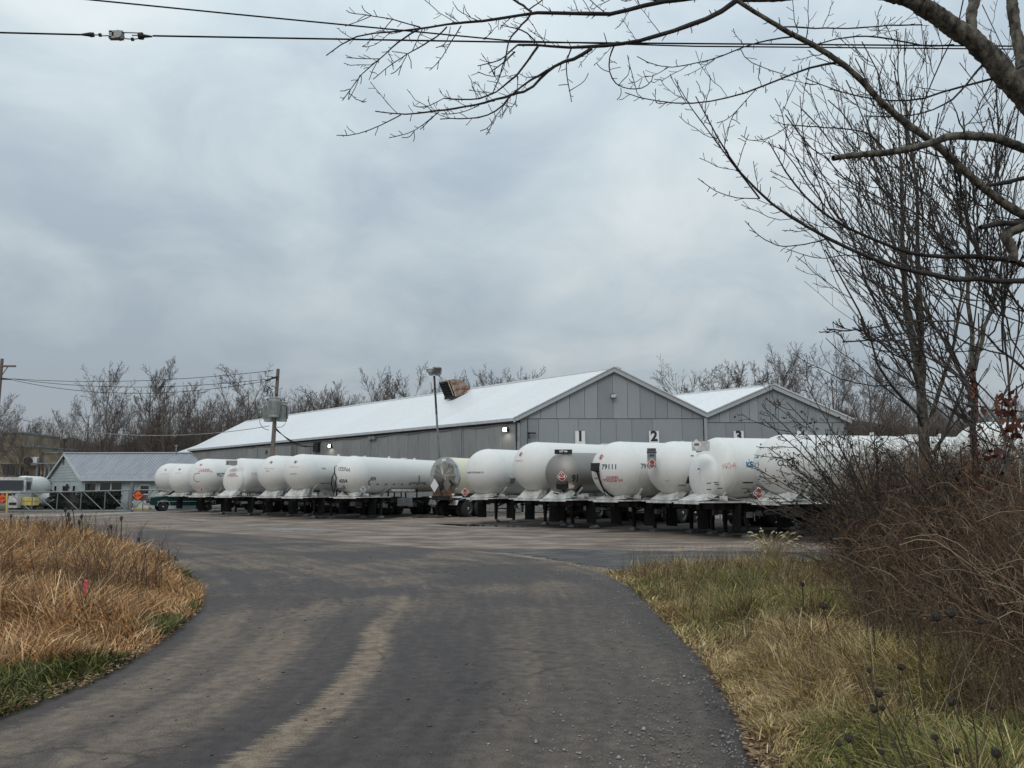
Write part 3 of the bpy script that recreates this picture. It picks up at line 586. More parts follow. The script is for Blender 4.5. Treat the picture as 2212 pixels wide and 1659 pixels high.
    # pipework and boxes slung below the shell
    b = MB(); rg_ = random.Random(int(cx)); 
    for i in range(7):
        y = 3.4 + rg_.random() * 3.6; x = rg_.uniform(-.8, .9); b.tube([(x, y, zb + .3), (x, y, .95), (x + rg_.uniform(-.3, .3), y + .5, .85)], .05, 6)
    b.tube([(.6, 3.2, .95), (.6, 7.4, .95)], .045, 6).tube([(-.5, 3.2, .9), (-.5, 7.4, .9)], .045, 6).box((.2, 5.2, .85), (.9, .8, .45)).build('pipework', M['dark'], root)
    MB().box((.95, 4.6, .95), (.38, 1.3, .5)).build('hose_box', M['grey'], root)
    MB().tube([(.80, 3.0, zb + .18), (.80, 3.0 + Lt * .25, zb + .16)], .10, 10).build('hose_tube', wm_, root, True)
    # coupling box with lamps on the deck
    MB().box((.80, .2, dz + .10), (.26, .14, .17)).box((.80, .10, dz + .10), (.05, .06, .05)).build('junction_box', wm_, root)
    bb = MB().tube([(.3, -.2, dz + .12), (.55, .3, dz + .18), (.9, .7, dz + .05), (1.0, 1.5, dz + .1)], .022, 5).tube([(-.2, -.3, dz + .05), (.1, .2, dz + .22), (.45, .5, dz + .08)], .025, 5).tube([(.1, -.5, dz + .06), (.6, -.3, dz + .12), (1.05, .1, dz + .05)], .02, 5); bb.box((.35, .1, dz + .12), (.22, .3, .2)).build('air_fittings', M['grey'], root)
    for x in (-.6, .6): MB().box((x, Lt + .62, .72), (.22, .05, .1)).build('tail_light', M['red'], root)
    # lettering etc: flat shapes laid onto the shell
    Mw = Matrix.Translation((X, D, 0)) @ Matrix.Rotation(-a, 4, 'Z')
    tm = tk.data; bvh = BVHTree.FromPolygons([Mw @ v.co for v in tm.vertices], [tuple(p.vertices) for p in tm.polygons]); Mi = Mw.inverted(); eye = Vector((0, 0, CAMH))
    def smooth_n(p):
        l = Mi @ p; i = min(range(len(prof)), key=lambda k: abs(prof[k][0] - l.y)); zc_ = prof[i][1]
        if l.y < 0: v = Vector((l.x, l.y / (hd * hd), l.z - prof[0][1]))
        else: v = Vector((l.x, 0, l.z - zc_))
        return (Mw.to_3x3() @ v).normalized()
    def lay(me_, px_, py_, off, rot=0.0, name='lettering', mats=None, straight=False):
        hit, n, _, _ = bvh.ray_cast(eye, ray(px_, py_).normalized())
        if hit is None: print('MISS', label, name, px_, py_); return None
        n = smooth_n(hit); upv = (Vector((0, 0, 1)) - n * n.z).normalized(); rt = upv.cross(n).normalized()
        c, s = math.cos(rot), math.sin(rot); rt, upv = rt * c + upv * s, upv * c - rt * s
        bm = bmesh.new(); bm.from_mesh(me_)
        if not straight:
            xs = [v.co.x for v in bm.verts] or [0]; ys = [v.co.y for v in bm.verts] or [0]
            for ax, (lo_, hi_) in enumerate(((min(xs), max(xs)), (min(ys), max(ys)))):
                k = int((hi_ - lo_) / .12)
                for i in range(1, k + 1):
                    q = [0, 0, 0]; q[ax] = lo_ + (hi_ - lo_) * i / (k + 1); nn = [0, 0, 0]; nn[ax] = 1
                    bmesh.ops.bisect_plane(bm, geom=bm.verts[:] + bm.edges[:] + bm.faces[:], plane_co=q, plane_no=nn)
        for v in bm.verts:
            p = hit + rt * v.co.x + upv * v.co.y; z_ = v.co.z
            if straight: w_ = p + n * (off + z_)
            else:
                q, nq, _, _ = bvh.find_nearest(p); w_ = q + smooth_n(q) * (off + z_)
            v.co = Mi @ w_
        me2 = bpy.data.meshes.new(name)
        for m_ in (mats or [M['ink']]): me2.materials.append(m_)
        bm.to_mesh(me2); bm.free()
        return link(name, me2, root)
    for mk in marks:
        k = mk[0]
        if k == 't':      # text, px, py, cap height m, material, bold, x-scale, rot
            _, s, px_, py_, h, mm, bold, sx, *r = mk
            lay(text_me(s, h * 1.38 * TS, bold * TS, 0, sx), px_, py_, .007, rad(r[0]) if r else 0, 'lettering', [M[mm]])
        elif k == 'd':    # hazard diamond
            _, px_, py_, h, red, *r = mk; h = h * DS; rt_ = rad(r[0]) if r else 0
            b = MB(); b.mi = 0; b.add([(-h, 0, 0), (0, -h, 0), (h, 0, 0), (0, h, 0)], [(0, 1, 2, 3)]); b.mi = 1; g = h * .87; b.add([(-g, 0, .003), (0, -g, .003), (g, 0, .003), (0, g, .003)], [(0, 1, 2, 3)])
            b.mi = 0; b.add([(-.58 * h, -.22 * h, .006), (.58 * h, -.22 * h, .006), (.58 * h, .2 * h, .006), (-.58 * h, .2 * h, .006)], [(0, 1, 2, 3)])
            b.add([(0, .75 * h, .006), (-.13 * h, .38 * h, .006), (.13 * h, .38 * h, .006)], [(0, 1, 2)])
            me_ = b.mesh('placard', [M['pwhite'], M[red]]); 
            o = lay(me_, px_, py_, .008, rt_, 'placard', [M['pwhite'], M[red]])
            lay(text_me(r[1] if len(r) > 1 else '1075', h * .48, .004, 0, .9), px_, py_, .017, rt_, 'placard_number', [M['ink']])
        elif k == 'bar':  # thin painted or taped bar
            _, px_, py_, w_, h, mm, *r = mk
            lay(MB().add([(-w_ / 2, -h / 2, 0), (w_ / 2, -h / 2, 0), (w_ / 2, h / 2, 0), (-w_ / 2, h / 2, 0)], [(0, 1, 2, 3)]).mesh('b'), px_, py_, .006, rad(r[0]) if r else 0, 'marking_tape', [M[mm]])
        elif k == 'ring':
            _, px_, py_, r0_, mm, a0_, a1_ = mk; b = MB(); q = 20
            for i in range(q):
                u0, u1 = [rad(a0_ + (a1_ - a0_) * (i + j) / q) for j in (0, 1)]
                b.add([(r0_ * math.cos(u0), r0_ * math.sin(u0), 0), (r0_ * 1.12 * math.cos(u0), r0_ * 1.12 * math.sin(u0), 0), (r0_ * 1.12 * math.cos(u1), r0_ * 1.12 * math.sin(u1), 0), (r0_ * math.cos(u1), r0_ * math.sin(u1), 0)], [(0, 1, 2, 3)])
            lay(b.mesh('r'), px_, py_, .01, 0, 'hose_loop', [M[mm]])
        elif k == 'box':  # boxy fitting standing off the shell
            _, px_, py_, w_, h, d_, mm, nm, *r = mk
            lay(MB().box((0, 0, d_ / 2), (w_, h, d_), taper=.85).mesh('b'), px_, py_, -.02, rad(r[0]) if r else 0, nm, [M[mm]], True)
        elif k == 'hose':
            _, pts, r_, mm = mk; hp = []
            for (px_, py_) in pts:
                hit, n, _, _ = bvh.ray_cast(eye, ray(px_, py_).normalized())
                if hit is None: hit = P(px_, py_, D - .6); n = Vector((0, -1, 0))
                hp.append(Mi @ (hit + smooth_n(hit) * .06))
            MB().tube(hp, r_, 6).build('air_hose', M[mm], root, True)
    for e_ in extras: e_(root, Mi, D)
    return root
def board(px_, py_, w_px, h_px, m_, diamond=None, txt=None, dd=.9, tm='pwhite', back='grey', tall=None):
    """flip-placard board held in front of the head"""
    def f(root, Mi, D):
        Y = D - dd; c = P(px_, py_, Y); s = Y / FPX; w_, h_ = w_px * s, h_px * s
        rz = -root.rotation_euler.z
        e = MB().box((0, 0, 0), (w_, .04, h_)).build('placard_board', M[m_], root, loc=Mi @ c, rot=(0, 0, rz))
        MB().box((0, .3, -h_ * .5), (.06, .6, .05)).build('bracket', M['grey'], e)
        if txt:
            for (s_t, dx, dz_, h, mm) in txt: add_text(s_t, h * 1.38, M[mm], e, (dx * w_, -.024, dz_ * h_), (rad(90), 0, 0), .006, .9)
        if diamond:
            dx, dz_, h, red, num = diamond; h = h * .54; b = MB(); b.mi = 0
            b.prism([(-h, 0, 0), (0, 0, -h), (h, 0, 0), (0, 0, h)], (0, -.01, 0)); b.mi = 1; g = h * .88; b.prism([(-g, -.012, 0), (0, -.012, -g), (g, -.012, 0), (0, -.012, g)], (0, -.004, 0)); b.mi = 0
            b.prism([(-.58 * h, -.018, -.22 * h), (.58 * h, -.018, -.22 * h), (.58 * h, -.018, .2 * h), (-.58 * h, -.018, .2 * h)], (0, -.003, 0))
            p_ = b.build('placard', [M['pwhite'], M[red]], e, loc=(dx * w_, -.022, dz_ * h_)); add_text(num, h * .5, M['ink'], e, (dx * w_, -.048, dz_ * h_), (rad(90), 0, 0), .006, .9)
    return f
def loose_diamond(px_, py_, h, red, num='1075', dd=1.1):
    h = h * .66
    def f(root, Mi, D):
        h_ = h; c = P(px_, py_, D - dd); b = MB(); b.mi = 0; b.prism([(-h, 0, 0), (0, 0, -h), (h, 0, 0), (0, 0, h)], (0, -.015, 0)); b.mi = 1; g = h * .86; b.prism([(-g, -.017, 0), (0, -.017, -g), (g, -.017, 0), (0, -.017, g)], (0, -.004, 0)); b.mi = 0
        b.prism([(-.55 * h, -.023, -.22 * h), (.55 * h, -.023, -.22 * h), (.55 * h, -.023, .2 * h), (-.55 * h, -.023, .2 * h)], (0, -.003, 0))
        p_ = b.build('placard', [M['pwhite'], M[red]], root, loc=Mi @ c, rot=(0, 0, -root.rotation_euler.z)); add_text(num, h * .5, M['ink'], p_, (0, -.03, 0), (rad(90), 0, 0), .005, .9)
    return f
LG = 'white tanker trailers parked in the left row'; RG = 'tanker trailers parked in the right row'
LP = 'LIQUEFIED\nPETROLEUM GAS'
z1 = lambda x, y: ((560 + .27125 * x) / 1.736, (1640 + .27125 * y) / 1.736)
z2 = lambda x, y: ((1050 + .339 * x) / 1.736, (1640 + .339 * y) / 1.736)
z3_ = lambda x, y: ((1700 + .339 * x) / 1.736, (1600 + .339 * y) / 1.736)
z4 = lambda x, y: ((2350 + .339 * x) / 1.736, (1600 + .339 * y) / 1.736)
trailer('white tanker trailer farthest left, its nose above the green truck', 373, 1001, 31, 68.5, 23, legy=3.0, nflap=False, group=LG,
        marks=[('d', *z1(225, 450), .22, 'pink', 12), ('t', 'PETROLEUM', *z1(207, 508), .11, 'fred', .003, 1)])
trailer('plain white tanker trailer behind the farthest left one, without number', 404, 1002, 32, 60.7, 23, legy=2.2, group=LG,
        marks=[('d', *z1(418, 443), .22, 'ink', 12), ('t', 'PETROLEUM', *z1(398, 495), .10, 'fred', .003, 1)])
trailer('white tanker trailer with black number 9577 on its side', 452, 991, 37.5, 54, 23, legy=2.2, group=LG,
        marks=[('d', *z1(712, 380), .22, 'pink', 12), ('t', '9577', *z1(990, 520), .36, 'ink', .012, 1.05), ('t', LP, *z1(775, 458), .16, 'dred', .006, .85), ('ring', *z1(665, 555), .28, 'black', 60, 290), ('t', 'WATERLESS', *z1(675, 436), .08, 'fred', .002, 1)],
        extras=[loose_diamond(*z1(722, 722), .22, 'red')])
trailer('white tanker trailer with stepped narrow nose and faded number 9403', 509, 989.5, 38, 51.5, 26, kind='taper', hd=.4, r1px=28.5, L1=.65, legy=2.2, group=LG,
        marks=[('t', '9403', *z1(1150, 460), .30, 'fred', .008, 1), ('t', '9403', *z1(1460, 510), .32, 'fred', .008, 1), ('t', LP, *z1(1148, 522), .15, 'dred', .004, .8)],
        extras=[board(*z1(1138, 352), 24, 10, 'grey', diamond=(-.33, .02, .24, 'red', '1075'), dd=.75)])
trailer('white tanker trailer left of its twin, dirty head above a broad white cradle', 600, 984, 38.5, 50, 23, legy=2.2, group=LG,
        marks=[('d', *z1(1685, 345), .22, 'ink', 12), ('t', 'PETROLEUM', *z1(1650, 432), .12, 'fred', .003, 1), ('bar', *z1(1635, 466), .22, .05, 'grey')])
trailer('white tanker trailer with 100706 on its side, nearest of the left row', 655, 981, 38.5, 46.5, 22, legy=2.2, group=LG,
        marks=[('d', *z2(172, 272), .22, 'ink', 12), ('t', 'PETROLEUM', *z2(152, 328), .11, 'fred', .003, 1), ('t', '100706', *z2(485, 346), .15, 'grey', .004, 1),
               ('bar', *z2(130, 405), .2, .04, 'grey'), ('bar', *z2(165, 405), .2, .04, 'grey')] + [('bar', *z2(x, 508), .22, .05, 'ink') for x in (460, 490, 530, 565)])
trailer('white tanker trailer marked CESSNA and 4004 with black hoses', 765, 985.5, 40, 46.5, 21, Lt=12.2, legy=2.2, group=LG,
        marks=[('t', 'CESSNA', *z2(702, 353), .34, 'ink', .003, .78, -6), ('t', '4004', *z2(696, 487), .36, 'ink', .010, .85), ('t', '4004', *z2(1030, 460), .36, 'ink', .006, .9), ('box', *z2(690, 548), .4, .28, .22, 'grey', 'coupling'),
               ('hose', [z2(690, 560), z2(720, 600), z2(760, 628), z2(800, 640)], .03, 'black'), ('bar', *z2(985, 490), .12, .2, 'ink', -20), ('hose', [z2(640, 318), z2(616, 330), z2(612, 400), z2(588, 440), z2(580, 520), z2(598, 600)], .028, 'black'), ('hose', [z2(614, 395), z2(630, 440), z2(626, 520), z2(602, 605)], .028, 'black')] +
              [('bar', *z2(x, 519), .30, .07, 'ink') for x in (988, 1080, 1172, 1262, 1350, 1435, 1520, 1600)] + [('bar', *z2(x, 504), 1.1, .09, 'grey') for x in (1480, 1572)] + [('bar', *z2(1540, y_), .16, .3, 'grey', 12) for y_ in (445, 475)],
        extras=[loose_diamond(*z2(920, 575), .30, 'grey', dd=1.0)])
# right row
trailer('white tanker trailer with 6863 on its nose plate, leftmost of the right row', 1055, 970, 49.5, 41, 41, legy=1.3, group=RG,
        marks=[('t', 'LIQUEFIED PETROLEUM GAS', *z3_(225, 508), .13, 'ink', .002, .80), ('box', *z3_(640, 592), .42, .34, .12, 'grey', 'gauge_box')],
        extras=[loose_diamond(*z3_(130, 725), .33, 'red', '1075', dd=1.0)])
trailer('white tanker trailer behind the steel ended one, red diamond high on its head', 1160, 955, 53, 37.8, 43, legy=1.3, group=RG, nose=.016,
        marks=[('d', *z3_(745, 305), .26, 'red', 14), ('t', 'PROPANE', *z3_(722, 378), .12, 'fred', .004, 1), ('bar', *z3_(690, 512), .12, .06, 'pwhite'), ('bar', *z3_(735, 512), .12, .06, 'pwhite')])
trailer('steel ended tanker trailer with number 91 and polished flank', 1217, 978, 44.5, 35.2, 42, tankm='steel_dull', hd=.72, legy=1.4, group=RG, nose=.03,
        marks=[('d', *z3_(1200, 552), .40, 'red', 4, '1961'), ('t', '91', *z3_(1352, 575), .46, 'ink', .03, .8), ('box', *z3_(1208, 640), .5, .3, .25, 'dark', 'coupling'),
               ('bar', *z3_(1305, 665), .26, .2, 'pwhite'), ('bar', *z3_(1297, 632), .2, .08, 'yellow'), ('t', 'T-9\n1234'[:3], *z3_(1042, 530), .12, 'ink', 0, .9),
               ('hose', [z3_(1225, 655), z3_(1215, 690), z3_(1240, 735), z3_(1270, 748)], .03, 'black'), ('hose', [z3_(1120, 725), z3_(1190, 738), z3_(1280, 732), z3_(1360, 700), z3_(1410, 640)], .03, 'black')],
        extras=[board(*z3_(1217, 278), 38, 10, 'dark', txt=[('LET me', 0, .12, .09, 'pwhite')], dd=.3)])
trailer('white tanker trailer numbered 79111 with black hose on its head', 1338, 954, 61, 32.7, 56, legy=1.3, group=RG,
        marks=[('d', *z3_(1635, 335), .27, 'red', 14), ('t', '79111', *z3_(1722, 445), .30, 'teal', .010, 1.0), ('t', '79111', *z3_(2145, 440), .30, 'teal', .008, 1.0), ('t', LP, *z3_(1757, 582), .17, 'dred', .008, .72), ('t', 'ORIZED', *z3_(1580, 573), .13, 'dred', .006, .9),
               ('box', *z3_(1590, 450), .3, .36, .25, 'dark', 'coupling'), ('hose', [z3_(1590, 470), z3_(1612, 530), z3_(1640, 620), z3_(1670, 680), z3_(1730, 735), z3_(1790, 770)], .035, 'black'), ('hose', [z3_(1620, 480), z3_(1628, 560), z3_(1655, 650), z3_(1695, 760)], .02, 'dark')])
trailer('white tanker trailer with a tall brown placard board at its nose', 1455, 953.5, 57.5, 31, 62, legy=1.3, group=RG,
        marks=[('bar', *z4(690, 590), .2, .3, 'ink'), ('bar', *z4(608, 650), .28, .06, 'grey'), ('bar', *z4(724, 323), .15, .05, 'ink'), ('t', 'LPG', *z4(450, 600), .1, 'grey', 0, 1)],
        extras=[board(*z4(277, 345), 19, 42, 'grey', diamond=(0, -.30, .36, 'red', '1075'), txt=[('LIQUEFIED', 0, .40, .055, 'ink'), ('PETROLEUM', 0, .28, .055, 'ink'), ('GAS', 0, .12, .075, 'ink')], dd=1.15)])
trailer('white tanker trailer with stepped narrow nose, faded 9404 and white board', 1519, 945, 67, 28.6, 68, kind='taper', hd=.42, r1px=49, L1=.6, legy=1.3, group=RG,
        marks=[('t', '9404', *z4(1112, 438), .33, 'fred', .008, 1.0), ('t', 'KEN', *z4(1385, 424), .28, 'blue', .016, 1.0), ('d', *z4(800, 470), .26, 'pwhite', 0), ('bar', *z4(790, 578), .06, .06, 'pwhite'), ('bar', *z4(848, 578), .06, .06, 'pwhite')] +
              [('bar', *z4(x, y_), .18, .03, 'ink', r_) for x, y_, r_ in ((910, 625, 5), (990, 618, 0), (1000, 640, 0), (910, 695, 0), (1030, 681, 12))] + [('bar', *z4(1340, 618), .45, .05, 'ink')],
        extras=[board(*z4(820, 215), 38, 21, 'white', diamond=(-.26, .15, .36, 'pwhite', '1075'), dd=1.2)])
trailer('white tanker trailer half hidden by the shrub, red diamond at its nose', 1693, 939, 65, 26.5, 72, legy=1.3, group=RG, marks=[('bar', *z4(1510, 316), .05, .05, 'ink'), ('t', 'O 584', *z4(1790, 404), .3, 'ink', .006, 1)],
        extras=[loose_diamond(*z4(1460, 735), .30, 'red', dd=1.0)])
trailer('white tanker trailer at the right edge behind the vine covered trunk', 2135, 912, 76, 23.0, 74, legy=1.3, group=RG)
# polished rear end of the tanker facing the yard
def polished():
    D = 50; cx = 962; X = (cx - 1106) / FPX * D; a = rad(36); R = 1.2; zb = P(cx, 987.7, D).z - 2 * R
    root = empty('tanker_trailer', (X, D, 0), -a, 'cream tanker trailer seen from its polished round steel end, marked T-12', 'tanker trailer', LG)
    MB().lathe([(.05, zb + R, R), (8.5, zb + R, R), (8.6, zb + R, R * .9)], 48).build('tank', M['tank_cream'], root, True)
    # end disc of sixteen spun facets
    ed = MB(); k = 24
    c = (0, -.16, zb + R)
    for j in range(k):
        a0, a1 = 2 * math.pi * j / k, 2 * math.pi * (j + 1) / k
        ed.add([c, (R * .99 * math.cos(a0), -.01 + .02 * (j % 2), zb + R + R * .99 * math.sin(a0)), (R * .99 * math.cos(a1), .01 - .02 * (j % 2), zb + R + R * .99 * math.sin(a1))], [(0, 1, 2)])
    m = bpy.data.materials.new('spun_steel'); m.use_nodes = True; t = m.node_tree; b = t.nodes['Principled BSDF']; b.inputs['Metallic'].default_value = 1; b.inputs['Roughness'].default_value = .22
    b.inputs['Base Color'].default_value = (.30, .275, .25, 1); tcn = node('ShaderNodeTexCoord', t); s = node('ShaderNodeSeparateXYZ', t); t.links.new(tcn.outputs['Object'], s.inputs[0])
    at = node('ShaderNodeMath', t, operation='ARCTAN2'); sb = node('ShaderNodeMath', t, operation='SUBTRACT'); t.links.new(s.outputs[2], sb.inputs[0]); sb.inputs[1].default_value = zb + R; t.links.new(sb.outputs[0], at.inputs[0]); t.links.new(s.outputs[0], at.inputs[1])
    n = node('ShaderNodeTexNoise', t, noise_dimensions='1D'); n.inputs['Scale'].default_value = 13; n.inputs['Detail'].default_value = 5; t.links.new(at.outputs[0], n.inputs['W']); 
    bp = node('ShaderNodeBump', t); bp.inputs['Strength'].default_value = .6; bp.inputs['Distance'].default_value = .05; t.links.new(n.outputs['Fac'], bp.inputs['Height']); t.links.new(bp.outputs[0], b.inputs['Normal'])
    ed.build('end_disc', m, root)
    MB().lathe([(-.04, zb + R, R * .985), (-.05, zb + R, R * 1.01), (.1, zb + R, R * 1.012), (.12, zb + R, R)], 48).build('rim_band', M['chrome'], root, True)
    for x in (-.86, .86):
        for y in (.9, 2.15): wheel(root, x * 1.2, y, side=x); wheel(root, x * .82, y, side=x)
        f = MB(); pr = [(-.2 + 3.4 * (1 - math.cos(rad(22.5 * i))) / 2, .75 + .45 * math.sin(rad(22.5 * i)) ** .5) for i in range(9)]
        for i in range(8): f.prism([(x - .33, pr[i][0], pr[i][1]), (x + .33, pr[i][0], pr[i][1]), (x + .33, pr[i + 1][0], pr[i + 1][1]), (x - .33, pr[i + 1][0], pr[i + 1][1])], (0, 0, .03))
        f.build('fender', M['chrome'], root)
    MB().box((0, 1.6, 1.2), (1.3, 4.2, .25)).box((0, .2, 1.15), (2.3, .12, .2)).box((0, .9, .55), (1.9, .14, .14)).box((0, 2.15, .55), (1.9, .14, .14)).build('rear_frame', M['dark'], root)
    MB().box((0, -.12, zb + .15), (1.5, .3, .85)).build('valve_box', mat('brown_valve_box', (.16, .11, .075), .5, .4, var=.4), root)
    MB().tube([(0, -.3, zb + .7), (-.1, -.34, zb + .3), (.1, -.3, zb - .1)], .05, 6).box((0, -.3, zb + .55), (.3, .2, .25)).build('valve', M['dark'], root)
    MB().bar((-1.15, -.1, 1.25), (1.5, -.1, 1.25), .09).build('bumper', M['pwhite'], root)
    for x, mm in ((.55, 'red'), (.95, 'pwhite')): MB().box((x, -.3, zb + .45 - x * .4), (.16, .05, .1)).build('tail_light', M[mm], root)
    for x, z_, h, mm in ((-.62, zb + .62, .34, 'pwhite'), (.42, zb + .68, .32, 'steel_dull')): MB().prism([(x - h, -.28, z_), (x, -.28, z_ - h * 1.3), (x + h, -.28, z_), (x, -.28, z_ + h * 1.3)], (0, .02, 0)).build('placard', M[mm], root)
    MB().box((0, -.08, zb + 2 * R - .17), (.34, .03, .14)).build('plate', M['pwhite'], root)
    add_text('T-12', .26, M['ink'], root, (.62, -.19, zb + 2 * R - .6), (rad(90), 0, 0), .004, .9); add_text('T-12', .24, M['ink'], root, (-.62, -.19, zb + 2 * R - .6), (rad(90), 0, 0), .002, .9)
    for x in (-.62, .62): lg = link('landing_leg', leg_me, root, loc=(x, 7.6, 0)); link('foot', foot_me, lg)
polished()
OM = ground_mat('stain_and_shade_gravel', (.028, .025, .023), (.05, .044, .040), (.09, .078, .066), .7, fine=16)  # dark stained gravel, with the shade under the trailer rows painted in
sheet('stained_shaded_ground', [G(430, 1107), G(560, 1113), G(700, 1119), G(800, 1124), G(860, 1118), G(1000, 1110), (4, 60), (-24, 76)], .014, OM, .10, .8, 5)
sheet('stained_shaded_ground', [G(1010, 1133), G(1150, 1139), G(1330, 1144), G(1520, 1150), G(1720, 1156), G(1900, 1162), G(2300, 1172), (34, 30), (24, 44), (2, 50)], .014, OM, .10, .8, 6)
# orange stand and small things under the right row
st = empty('pipe_stand', P(1215, 1110, 41.5) * 1, 0, 'orange tubular stand on the ground behind the landing legs', 'stand'); st.location.z = 0
b = MB()
for x in (-.6, 0, .6): b.bar((x, 0, 0), (x * .9, .3, 1.1), .05)
b.bar((-.7, 0, .9), (.7, 0, .9), .06).bar((-.7, .2, .55), (.7, .2, .55), .05).bar((-.7, 0, .25), (.7, 0, .25), .05).build('frame', mat('rusty_orange', (.36, .12, .04), .7, var=.3), st)
tag(MB().box((0, 0, .07), (1.9, .35, .14)).box((-.3, .1, .17), (.9, .2, .06)).build('timber_block', mat('old_timber', (.05, .045, .04), .9, var=.4), None, loc=G(925, 1119.0)), 'old timber block lying on gravel before the CESSNA trailer', 'timber')
# ------------------------------------------------------------------ office, gate, vehicles on the left
OFW = mat('pale_blue_wall', (.36, .41, .42), .7, var=.10, scale=2); OFR = mat('grey_metal_roof', (.31, .325, .36), .5, .2, var=.10, scale=.8, stretch=(3, .4, 1)); OFT = mat('office_trim', (.50, .52, .54), .5)
off = empty('office', P(171.6, 1096, 71.5) * 1, 0, 'small pale blue office with grey ribbed metal roof behind the gate', 'office building'); off.location.z = 0
O0 = off.location.copy(); od = Vector((-7.8, 8.3, 0)); fd = Vector((11.2, -.6, 0)); on = Vector((.06, 1, 0))
def ol(a, b, z): return fd * a + od * b + Vector((0, 0, z))
ZEo, ZRo = 2.75, 5.05
def op(name, poly, d, m, par=None): return MB().prism([tuple(p) for p in poly], d).build(name, m, par or off)
op('front_wall', [ol(0, 0, 0), ol(1, 0, 0), ol(1, 0, 2.6), ol(0, 0, 2.6)], (.1, .2, 0), OFW)
op('side_wall', [ol(0, 0, 0), ol(0, 1, 0), ol(0, 1, 2.5), ol(0, 0, 2.5)], (.15, .1, 0), OFW)
n_b = 9
for k in range(n_b):                       # clapboards in the gable
    z0, z1_ = 2.5 + k * .26, 2.5 + (k + 1) * .26 - .02; w0 = max(.03, .5 * (1 - (z0 - 2.4) / 2.6)); w1 = max(.01, .5 * (1 - (z1_ - 2.4) / 2.6))
    op('clapboard', [ol(0, .5 - w0, z0), ol(0, .5 + w0, z0), ol(0, .5 + w1, z1_), ol(0, .5 - w1, z1_)], (-.03 - .02 * (k % 2), -.03, 0), OFW)
r0 = Vector((-.35, -.3, 0))
op('roof', [ol(-.03, -.07, ZEo - .15), ol(-.03, .45, ZRo), ol(1.06, .45, ZRo), ol(1.08, -.07, ZEo - .15)], (0, 0, .08), OFR)
op('roof', [ol(-.03, .45, ZRo), ol(-.03, 1.08, ZEo - .5), ol(1.06, 1.08, ZEo - .5), ol(1.06, .45, ZRo)], (0, 0, .08), OFR)
b = MB(); nr = 44
for i in range(nr + 1):
    a = -.03 + 1.10 * i / nr; p0, p1 = ol(a, -.07, ZEo - .03), ol(a, .45, ZRo + .12); b.bar(p0, p1, .05, .05)
o = b.build('roof_ribs', OFR, off); o['kind'] = 'stuff'
b = MB().bar(ol(-.035, .45, ZRo + .14), ol(1.065, .45, ZRo + .14), .28, .08).build('ridge_cap', OFT, off)
MB().bar(ol(-.035, -.075, ZEo - .16), ol(1.08, -.075, ZEo - .16), .08, .22).build('gutter', OFT, off)
MB().bar(ol(-.033, .02, ZEo + .32), ol(1.08, .02, ZEo + .32), .05, .06).build('snow_rail', M['dark'], off)
MB().bar(ol(-.035, -.07, ZEo - .14), ol(-.035, .45, ZRo), .06, .2).bar(ol(-.035, .45, ZRo), ol(-.035, 1.08, ZEo - .5), .06, .2).build('rake_trim', OFT, off)
MB().tube([ol(.93, .42, ZRo - .1), ol(.93, .42, ZRo + .75)], .05, 6).tube([ol(.93, .42, ZRo + .7), ol(.93, .42, ZRo + .85)], .12, 6).build('vent_pipe', M['grey'], off)
MB().tube([ol(-.02, .5, ZRo - 1), ol(-.02, .5, ZRo + 1.3)], .04, 6).box(tuple(ol(-.02, .5, ZRo + 1.35)), (.3, .2, .25)).build('camera_mast', M['dark'], off)
def opn(name, a0, a1, z0, z1_, m, d=.06, par=None): return op(name, [ol(a0, 0, z0), ol(a1, 0, z0), ol(a1, 0, z1_), ol(a0, 0, z1_)], (0, -d, 0), m, par)
def win(a0, a1, z0, z1_, muls=1):
    f = opn('window', a0, a1, z0, z1_, OFT, .05); g = .006
    for k in range(muls):
        u0, u1 = a0 + (a1 - a0) * k / muls + g, a0 + (a1 - a0) * (k + 1) / muls - g; opn('pane', u0, u1, z0 + .07, z1_ - .07, M['glass'], .062, f)
    return f
win(.03, .13, 1.35, 2.35); win(.155, .345, .95, 2.42, 2); win(.77, 1.0, 1.0, 2.42, 2)
fw = op('fascia', [ol(0, -.02, 2.45), ol(1.05, -.02, 2.45), ol(1.05, -.02, 2.62), ol(0, -.02, 2.62)], (0, -.05, 0), OFT)
dr = opn('door', .485, .57, .05, 2.2, OFT, .05); opn('pane', .493, .562, 1.35, 2.05, M['glass'], .06, dr); opn('kick_panel', .493, .562, .75, 1.25, mat('maroon_panel', (.12, .05, .05), .5), .06, dr)
opn('sill', .47, .59, 0, .12, M['yellow'], .5)
ac = empty('air_conditioner', O0 + ol(.655, -.03, 1.95), 0, 'white window air conditioner on the office front wall', 'air conditioner')
MB().box((0, 0, 0), (.92, .35, .58)).build('case', M['white'], ac); 
for k in range(7): MB().box((-.36 + k * .12, -.19, 0), (.05, .02, .44)).build('grille_bar', M['dark'], ac)
for bb, zz in ((.12, 1.1), (.42, 1.1), (.68, 1.1), (.85, 1.2)):
    f = op('window', [ol(0, bb, zz), ol(0, bb + .09, zz), ol(0, bb + .09, zz + 1.05), ol(0, bb, zz + 1.05)], (-.05, -.05, 0), OFT)
    op('pane', [ol(0, bb + .015, zz + .08), ol(0, bb + .075, zz + .08), ol(0, bb + .075, zz + .97), ol(0, bb + .015, zz + .97)], (-.07, -.07, 0), M['glass'], f)
sg = empty('round_sign', O0 + ol(-.03, .30, 1.7), 0, 'dark round sign hanging on the office gable wall', 'sign')
MB().lathe([(-.03, 0, .36), (.03, 0, .36)], 20, 'Y').box((0, 0, .42), (.3, .05, .2)).build('disc', M['dark'], sg, rot=(0, 0, rad(-20))); MB().box((.35, -.1, -.2), (.3, .03, .6)).build('panel', M['pwhite'], sg)
